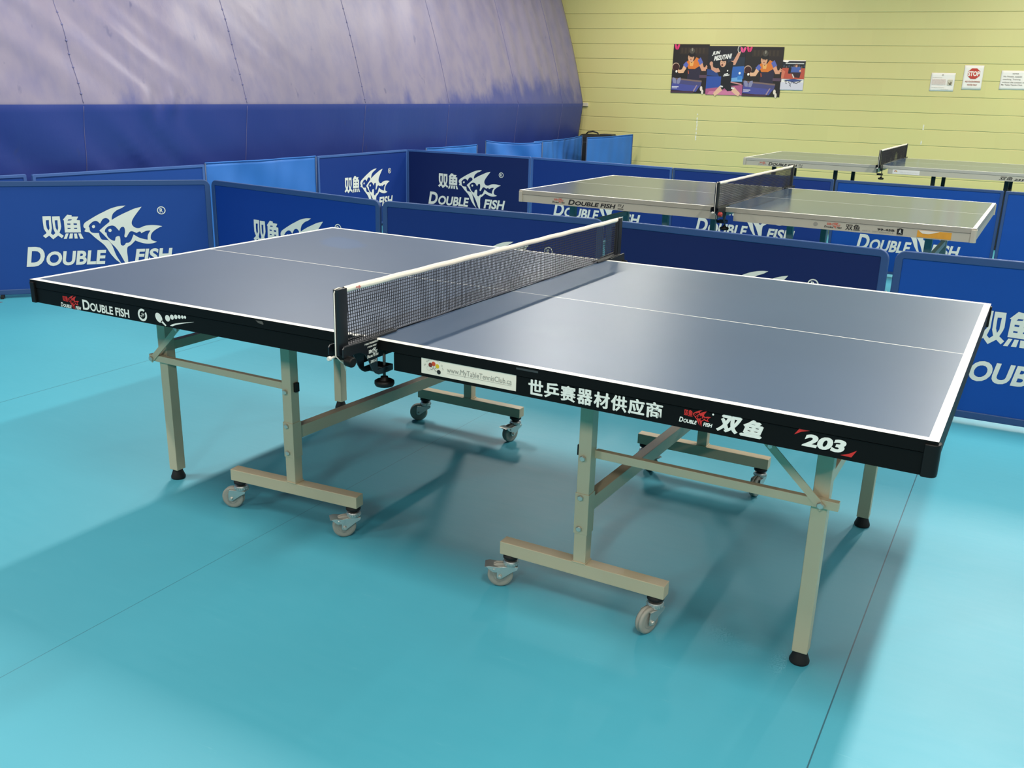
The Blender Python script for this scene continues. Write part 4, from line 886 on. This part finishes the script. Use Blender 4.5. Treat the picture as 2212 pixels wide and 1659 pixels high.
# end return of the curtain toward the left wall, and its top hem
m = MB()
ys = Y1
vs = []; rz_ = row(ys)
for z in rz_: vs += [(tarp_x(ys, z), ys, z), (tarp_x(ys, z)-.5, ys+.02, z), (-4.6, ys+.02, z)]
fs = []
for j in range(nz-1):
    for k in (0, 1): fs.append((j*3+k, j*3+k+1, (j+1)*3+k+1, (j+1)*3+k))
m.add(vs, fs, 0, True); eo = m.build('end_return', TM, cur_root, off=CO)
SEAM = mat('curtain_seam', '#6a6890', .5)
for y in SEAMS:
    m = MB()
    for za, zb_ in ((ZF+.01, top_z(y)-.01),):
        n = 40; lean = -.02
        pts = [(tarp_x(y+lean*(z-ZF), z)+.0015, y+lean*(z-ZF), z) for z in [za+(zb_-za)*i/n for i in range(n+1)]]
        m.tube(pts, .0022, 6)
        rn = random.Random(int(y*100))
        if y < 6:
            for k in range(9):
                z = za+(zb_-za)*(k+.3+.4*rn.random())/9; yy = y+lean*(z-ZF); xx = tarp_x(yy, z)
                m.lathe([(.010,-.002),(.008,.004),(.003,.006)], (xx, yy, z), (1,0,.2), 8)
    n = 24; pts = [(tarp_x(y, z)+.0015, y, z) for z in [.1+(ZF-.11)*i/n for i in range(n+1)]]
    m.tube(pts, .0018, 6)
    m.build('seam', SEAM, cur_root, off=CO)

# ------------------------------------------------------------------ posters and notices on the block wall
def sheet_on_wall(name, u0, u1, z0, z1, label, cat, group=None, tilt=0.0, d=.004, paper=None):
    """a sheet of paper: local x along the wall, local z up, front face toward the hall"""
    o = wp((u0+u1)/2, (z0+z1)/2, d)
    hw, hh = (u1-u0)/2, (z1-z0)/2
    m = MB()
    curl = lambda x, z: .0025*abs(x/hw)**3 + .0015*math.sin(x*40)*abs(z/hh)**2
    m.grid(lambda a, b_: (-hw+2*hw*a, -curl(-hw+2*hw*a, -hh+2*hh*b_), -hh+2*hh*b_), 10, 8)
    ob = m.build(name, paper or mat('paper_white', '#f3eee2', .7), None, recalc=False)
    md = ob.modifiers.new('thick', 'SOLIDIFY'); md.thickness = .0006
    ob.location = o; ob.rotation_euler = (0, tilt, WALL_A)
    tag(ob, label, cat, group)
    return ob, hw, hh
class Print:
    """flat printed shapes in unit coordinates of a sheet (0,0 top-left .. 1,1 bottom-right)"""
    def __init__(s, hw, hh): s.hw, s.hh, s.m, s.cols, s.k = hw, hh, MB(), [], 0
    def put(s, sh, col):
        if col not in s.cols: s.cols.append(col)
        s.k += 1; y = -.0042-.00006*s.k
        s.m.add([(-s.hw+2*s.hw*x, y, s.hh-2*s.hh*v) for x, v in sh[0]], sh[1], s.cols.index(col))
    def text(s, body, x0, x1, v0, v1, col, wt=.02, shear=0, rot=0):
        vs, fs = fit(text_shape(body, wt, shear), x0, x1, 0, 1)
        vs = [(x, v1+(v0-v1)*y) for x, y in vs]
        if rot: vs = [(x, v-rot*(x-x0)) for x, v in vs]
        s.put((vs, fs), col)
    def build(s, name, parent): return s.m.build(name, [mat('print_'+c.lstrip('#'), c, .5) for c in s.cols], parent, recalc=False)
el = lambda x, v, rx, rv, n=20: disc(x, v, rx, rv, n)
def limb(*p):   # tapered limb through (x, v, half width) stations
    L_, R_ = [], []
    for i, (x, v, w_) in enumerate(p):
        a = p[max(i-1, 0)]; b_ = p[min(i+1, len(p)-1)]; dx, dv = b_[0]-a[0], b_[1]-a[1]; q = math.hypot(dx, dv)
        L_.append((x-dv/q*w_, v+dx/q*w_)); R_.append((x+dv/q*w_, v-dx/q*w_))
    return (L_+R_[::-1], [tuple(range(2*len(p)))])
def wings(x, v, r):
    return join_shapes(*[([(x+s*(a*r), v+b_*r*.8) for a, b_ in ((.06,.9),(.08,-.3),(.35,-.85),(.9,-1.0),(1.0,-.5),(.8,.1),(.5,.75))], [tuple(range(7))]) for s in (-1, 1)])
def poster_table_player(u0, u1, z0, z1, label):
    ob, hw, hh = sheet_on_wall('poster', u0, u1, z0, z1, label, 'poster', 'table tennis posters on the block wall', paper=mat('paper_dark', '#1c1613', .5))
    P = Print(hw, hh)
    P.put(rect(.0,1,.0,1), '#1d1714'); P.put(rect(.18,.98,.06,.20), '#2c2118'); P.put(rect(.55,.98,.20,.60), '#261c18')
    for i in range(7): P.put(rect(.22+.10*i,.27+.10*i,.07,.18), '#3a2d1f')
    P.put(pgon((.45,.48),(.62,.52),(.80,.40),(.80,.72),(.44,.72)), '#2a2438')                   # dark lower shirt
    P.put(pgon((.38,.37),(.46,.31),(.55,.39),(.66,.26),(.76,.30),(.80,.42),(.64,.50),(.46,.50)), '#e07a2a')
    P.put(pgon((.47,.32),(.53,.38),(.60,.33),(.58,.44),(.50,.44)), '#f0b060')
    P.put(limb((.42,.38,.05),(.34,.46,.055)), '#5a68b0'); P.put(limb((.74,.29,.05),(.82,.40,.05)), '#5a68b0')
    P.put(limb((.36,.46,.05),(.30,.55,.045),(.20,.56,.035),(.15,.50,.03)), '#e8b48a'); P.put(limb((.80,.40,.05),(.86,.50,.045),(.95,.50,.035)), '#e0a07c')
    for a, b_ in ((.96,.42),(.99,.44),(.99,.48)): P.put(limb((.93,.49,.018),(a,b_,.010)), '#e0a07c')
    P.put(limb((.53,.30,.045),(.53,.36,.05)), '#d89a70')
    P.put(el(.51,.265,.085,.085), '#e0a67e'); P.put(el(.53,.20,.10,.055), '#14100e'); P.put(rect(.42,.62,.195,.225), '#14100e')
    P.put(el(.53,.13,.075,.06), '#4a4338'); P.put(el(.53,.105,.02,.035), '#8c8472')
    for x in (.475,.545): P.put(rect(x-.018,x+.018,.245,.250), '#2a1712'); P.put(el(x,.262,.011,.006,10), '#1a0f0c')
    P.put(pgon((.508,.262),(.520,.290),(.495,.290)), '#c98a64'); P.put(el(.51,.312,.022,.008,12), '#8a3f34')
    P.put(el(.10,.46,.105,.085), '#c9a58a'); P.put(el(.105,.470,.095,.078), '#3a1410'); P.put(el(.125,.555,.026,.026), '#fff6e6')
    P.put(limb((.455,.53,.008),(.475,.60,.010)), '#e0602a')
    P.put(pgon((.01,.685),(.86,.735),(.86,.77),(.01,.715)), '#7d6660'); P.put(pgon((.01,.715),(.86,.77),(.84,.86),(.02,.80)), '#4b4a78')
    P.put(wings(.15,.775,.12), '#8b8ba8'); P.put(pgon((.02,.80),(.82,.85),(.72,.97),(.01,.94)), '#4a4f96'); P.put(pgon((.72,.83),(.75,.83),(.66,.97),(.62,.97)), '#a78a94')
    P.put(rect(.03,.22,.865,.882), '#d8d4e0'); P.put(rect(.03,.18,.893,.908), '#d8d4e0'); P.put(rect(0,.65,.955,1.0), '#4a3140')
    P.put(el(.86,.90,.035,.05), '#eadbc8'); P.put(el(.90,.97,.03,.05), '#eadbc8'); P.put(rect(.78,1,.62,.68), '#5a4252')
    P.put(wings(.10,.055,.075), '#e0356e')
    P.build('printed_picture', ob)
    return ob
poster_table_player(-1.158, -.652, 1.384, 2.030, 'leftmost of the big posters, player in orange and blue shirt behind a table tennis table')
ob, hw, hh = sheet_on_wall('poster', -.658, -.148, 1.372, 2.012, 'middle big poster, leaping player in black with a raised bat and white slanted lettering', 'poster', 'table tennis posters on the block wall', d=.0075, paper=mat('paper_dark', '#1c1613', .5))
P = Print(hw, hh)
P.put(rect(0,1,0,1), '#14151c'); P.put(rect(.55,1,.22,.42), '#1d2a38'); P.put(pgon((0,.62),(.40,.62),(.40,.88),(0,.90)), '#2d4f9e'); P.put(pgon((.0,.47),(.25,.50),(.34,.62),(.0,.60)), '#24427e')
P.put(pgon((.62,.42),(1,.40),(1,.66),(.62,.66)), '#2b62ae'); P.put(pgon((0,.88),(1,.78),(1,1),(0,1)), '#b05a80'); P.put(pgon((.10,.93),(.60,.90),(.98,.97),(.98,1),(.05,1)), '#d07a9a')
P.put(pgon((.52,.66),(.96,.62),(.98,.72),(.62,.72)), '#6fa8d8'); P.put(pgon((.54,.70),(.97,.76),(.97,.79),(.54,.72)), '#c98a86'); P.put(rect(.84,.96,.60,.68), '#3f86c8')
P.put(limb((.62,.34,.045),(.72,.34,.05),(.80,.20,.04),(.85,.10,.03)), '#d69a7c'); P.put(el(.83,.06,.05,.07), '#e6ddd0'); P.put(el(.835,.06,.040,.06), '#20242c')
P.put(limb((.40,.47,.04),(.25,.50,.045),(.14,.46,.035),(.11,.38,.03)), '#d69a7c'); P.put(el(.10,.36,.045,.045), '#d69a7c')
P.put(pgon((.30,.44),(.42,.42),(.62,.30),(.70,.33),(.68,.50),(.68,.70),(.62,.84),(.42,.84),(.44,.66),(.36,.52)), '#0e0e12')
P.put(el(.42,.34,.080,.088), '#e0aa88'); P.put(el(.43,.265,.085,.045), '#191210'); P.put(el(.40,.385,.028,.022,12), '#6a2a24')
for x in (.385,.45): P.put(rect(x-.018,x+.018,.325,.331), '#2a1712')
P.put(pgon((.412,.335),(.428,.360),(.404,.360)), '#c98a64')
P.put(pgon((.42,.80),(.62,.80),(.78,.84),(.80,.90),(.60,.92),(.52,.86),(.44,.90),(.36,.84)), '#101014')
P.put(limb((.42,.86,.06),(.32,.94,.05),(.24,1.0,.04)), '#e8b898'); P.put(limb((.74,.87,.055),(.84,.94,.05),(.93,.99,.04)), '#e8b898')
P.put(limb((.40,.82,.018),(.47,.83,.012)), '#e8e4dc'); P.put(limb((.70,.85,.02),(.78,.86,.012)), '#e8e4dc')
P.put(limb((.47,.58,.012),(.58,.56,.012)), '#e8e4dc'); P.put(limb((.45,.61,.010),(.62,.585,.010)), '#e8e4dc'); P.put(el(.56,.50,.018,.018), '#e8e4dc'); P.put(el(.89,.545,.028,.026), '#f4f4f0')
P.text('JUN', .10, .32, .115, .205, '#ece9e0', .05, .25, .10); P.text('MIZUTANI', .16, .64, .205, .305, '#ece9e0', .05, .25, .12)
P.put(wings(.93,.075,.075), '#f0508c')
P.build('printed_picture', ob)
poster_table_player(-.150, .360, 1.364, 2.006, 'right-hand big poster, player in orange and blue shirt, its edge over the small signed poster')
ob, hw, hh = sheet_on_wall('poster', .357, .658, 1.455, 1.842, 'small signed poster with an orange court and white lower half, right of the big posters', 'poster', 'table tennis posters on the block wall', d=.003)
P = Print(hw, hh)
P.put(pgon((.0,.05),(.20,.08),(.30,.03),(1,.03),(1,.30),(0,.30)), '#1e2128'); P.put(rect(.14,.94,.095,.125), '#d8d6d0'); P.put(rect(0,1,.26,.62), '#c2543e')
for i in range(9): P.put(el(.08+.11*i, .20+.03*(i%2), .035, .035, 10), ('#4a4d58','#6b5a50','#39435a')[i%3])
P.put(pgon((.30,.26),(.46,.26),(.40,.45),(.28,.44)), '#1c1a22'); P.put(pgon((.42,.22),(.80,.22),(.84,.40),(.40,.42)), '#4f66a8'); P.put(el(.62,.17,.07,.05), '#6b4436'); P.put(el(.62,.20,.045,.035), '#d8a07e')
P.put(pgon((.40,.40),(.84,.40),(.80,.58),(.50,.56)), '#3a2228'); P.put(limb((.47,.46,.02),(.56,.58,.025)), '#e8d8c8'); P.put(el(.80,.35,.04,.035), '#e8b090')
P.put(pgon((.10,.66),(.55,.62),(.96,.66),(.55,.72)), '#3c4f86'); P.put(rect(0,1,.73,.98), '#d9d5dc')
for st in (((.18,.70),(.26,.68),(.22,.76),(.28,.78)), ((.34,.72),(.44,.80),(.50,.70),(.58,.76)), ((.58,.74),(.70,.76),(.86,.69)), ((.40,.82),(.46,.88),(.43,.80))):
    P.put(limb(*[(x, v, .012) for x, v in st]), '#24222c')
P.put(pgon((0,.30),(.16,.38),(.10,.62),(0,.62)), '#d8785a')
P.build('printed_picture', ob)

NOTES = 'paper notices on the block wall'
ob, hw, hh = sheet_on_wall('notice', 2.225, 2.505, 1.493, 1.714, 'wide white paper notice with pale text and a small picture, left of the stop sign', 'notice', NOTES)
P = Print(hw, hh)
def scribble(v, x0, x1, col, th=.022):
    x = x0; rn = random.Random(int(v*1000))
    while x < x1:
        w_ = .02+.05*rn.random(); P.put(rect(x, min(x+w_, x1), v, v+th), col); x += w_+.012
P.put(el(.48,.11,.035,.030), '#a59d90')
scribble(.24,.06,.46,'#ddd3c4'); 
for k in range(7): scribble(.34+.045*k,.06,.64,'#e6d3c8',.030)
scribble(.78,.06,.62,'#ddd3c4'); scribble(.88,.48,.80,'#ddd3c4')
P.put(rect(.72,.92,.36,.66), '#cfc8ae'); P.put(pgon((.72,.46),(.80,.56),(.84,.46),(.90,.50),(.88,.63),(.78,.63)), '#8a8068'); P.put(el(.83,.61,.05,.035), '#4f4836')
P.build('print', ob)
ob, hw, hh = sheet_on_wall('stop_sign', 2.597, 2.817, 1.519, 1.809, 'white paper sign with a red STOP octagon', 'sign', NOTES)
P = Print(hw, hh)
oc = [(.52+.335*math.cos(R(22.5+45*k)), .335+.235*math.sin(R(22.5+45*k))) for k in range(8)]
P.put((oc, [tuple(range(8))]), '#c23a28'); P.text('STOP', .215, .825, .235, .44, '#f4e6d8', .05)
P.text('NO FOOD/DRINKS', .13, .90, .63, .70, '#b06a55', .02); P.text('WATER ONLY', .26, .78, .765, .83, '#b06a55', .02)
P.build('print', ob)
ob, hw, hh = sheet_on_wall('notice', 3.020, 3.312, 1.530, 1.755, 'white paper notice with several lines of dark text at the right picture edge', 'notice', NOTES)
P = Print(hw, hh)
g = '#8d857a'
P.text('NOTICE', .43, .66, .13, .19, g, .02); P.text('No Private, outside', .10, .80, .27, .36, g, .01); P.text('coaching, Training', .09, .76, .42, .51, g, .01)
P.text('without the consent of', .08, .93, .57, .65, g, .01); P.text('My Table Tennis Club.', .06, .87, .71, .80, g, .02)
P.build('print', ob)
# a small pale box on the wall beside the curtain's edge
b = MB(); b.box(-.05, .05, -.03, 0, -.025, .025); o = b.build('wall_box', mat('box_ivory', '#d8d0b8', .5), bevel=.004)
o.location = wp(-2.44, 1.181); o.rotation_euler = (0, 0, WALL_A); tag(o, 'small ivory box on the block wall beside the curtain edge', 'wall box')
# worn spots where the paint has come off the wall
b = MB(); rn = random.Random(5)
def chip(u, z, w_, h_):
    n = 9; q = [(u+w_*(.7+.5*rn.random())*math.cos(2*math.pi*k/n), z+h_*(.7+.5*rn.random())*math.sin(2*math.pi*k/n)) for k in range(n)]
    b.add([wp(x, zz, .0012) for x, zz in q], [tuple(range(n))])
for z, h_ in ((1.10,.012),(1.045,.02),(1.0,.025),(.95,.03),(.90,.025),(.845,.022),(.79,.03),(.755,.012)): chip(-.742-.004*rn.random(), z, .009, h_)
for z, h_ in ((1.055,.022),(1.02,.012),(.85,.025),(.835,.012)): chip(2.223, z, .010, h_)
tag(b.build('trim_2', mat('bare_patch', '#e6e4cf', .7)), kind='structure')
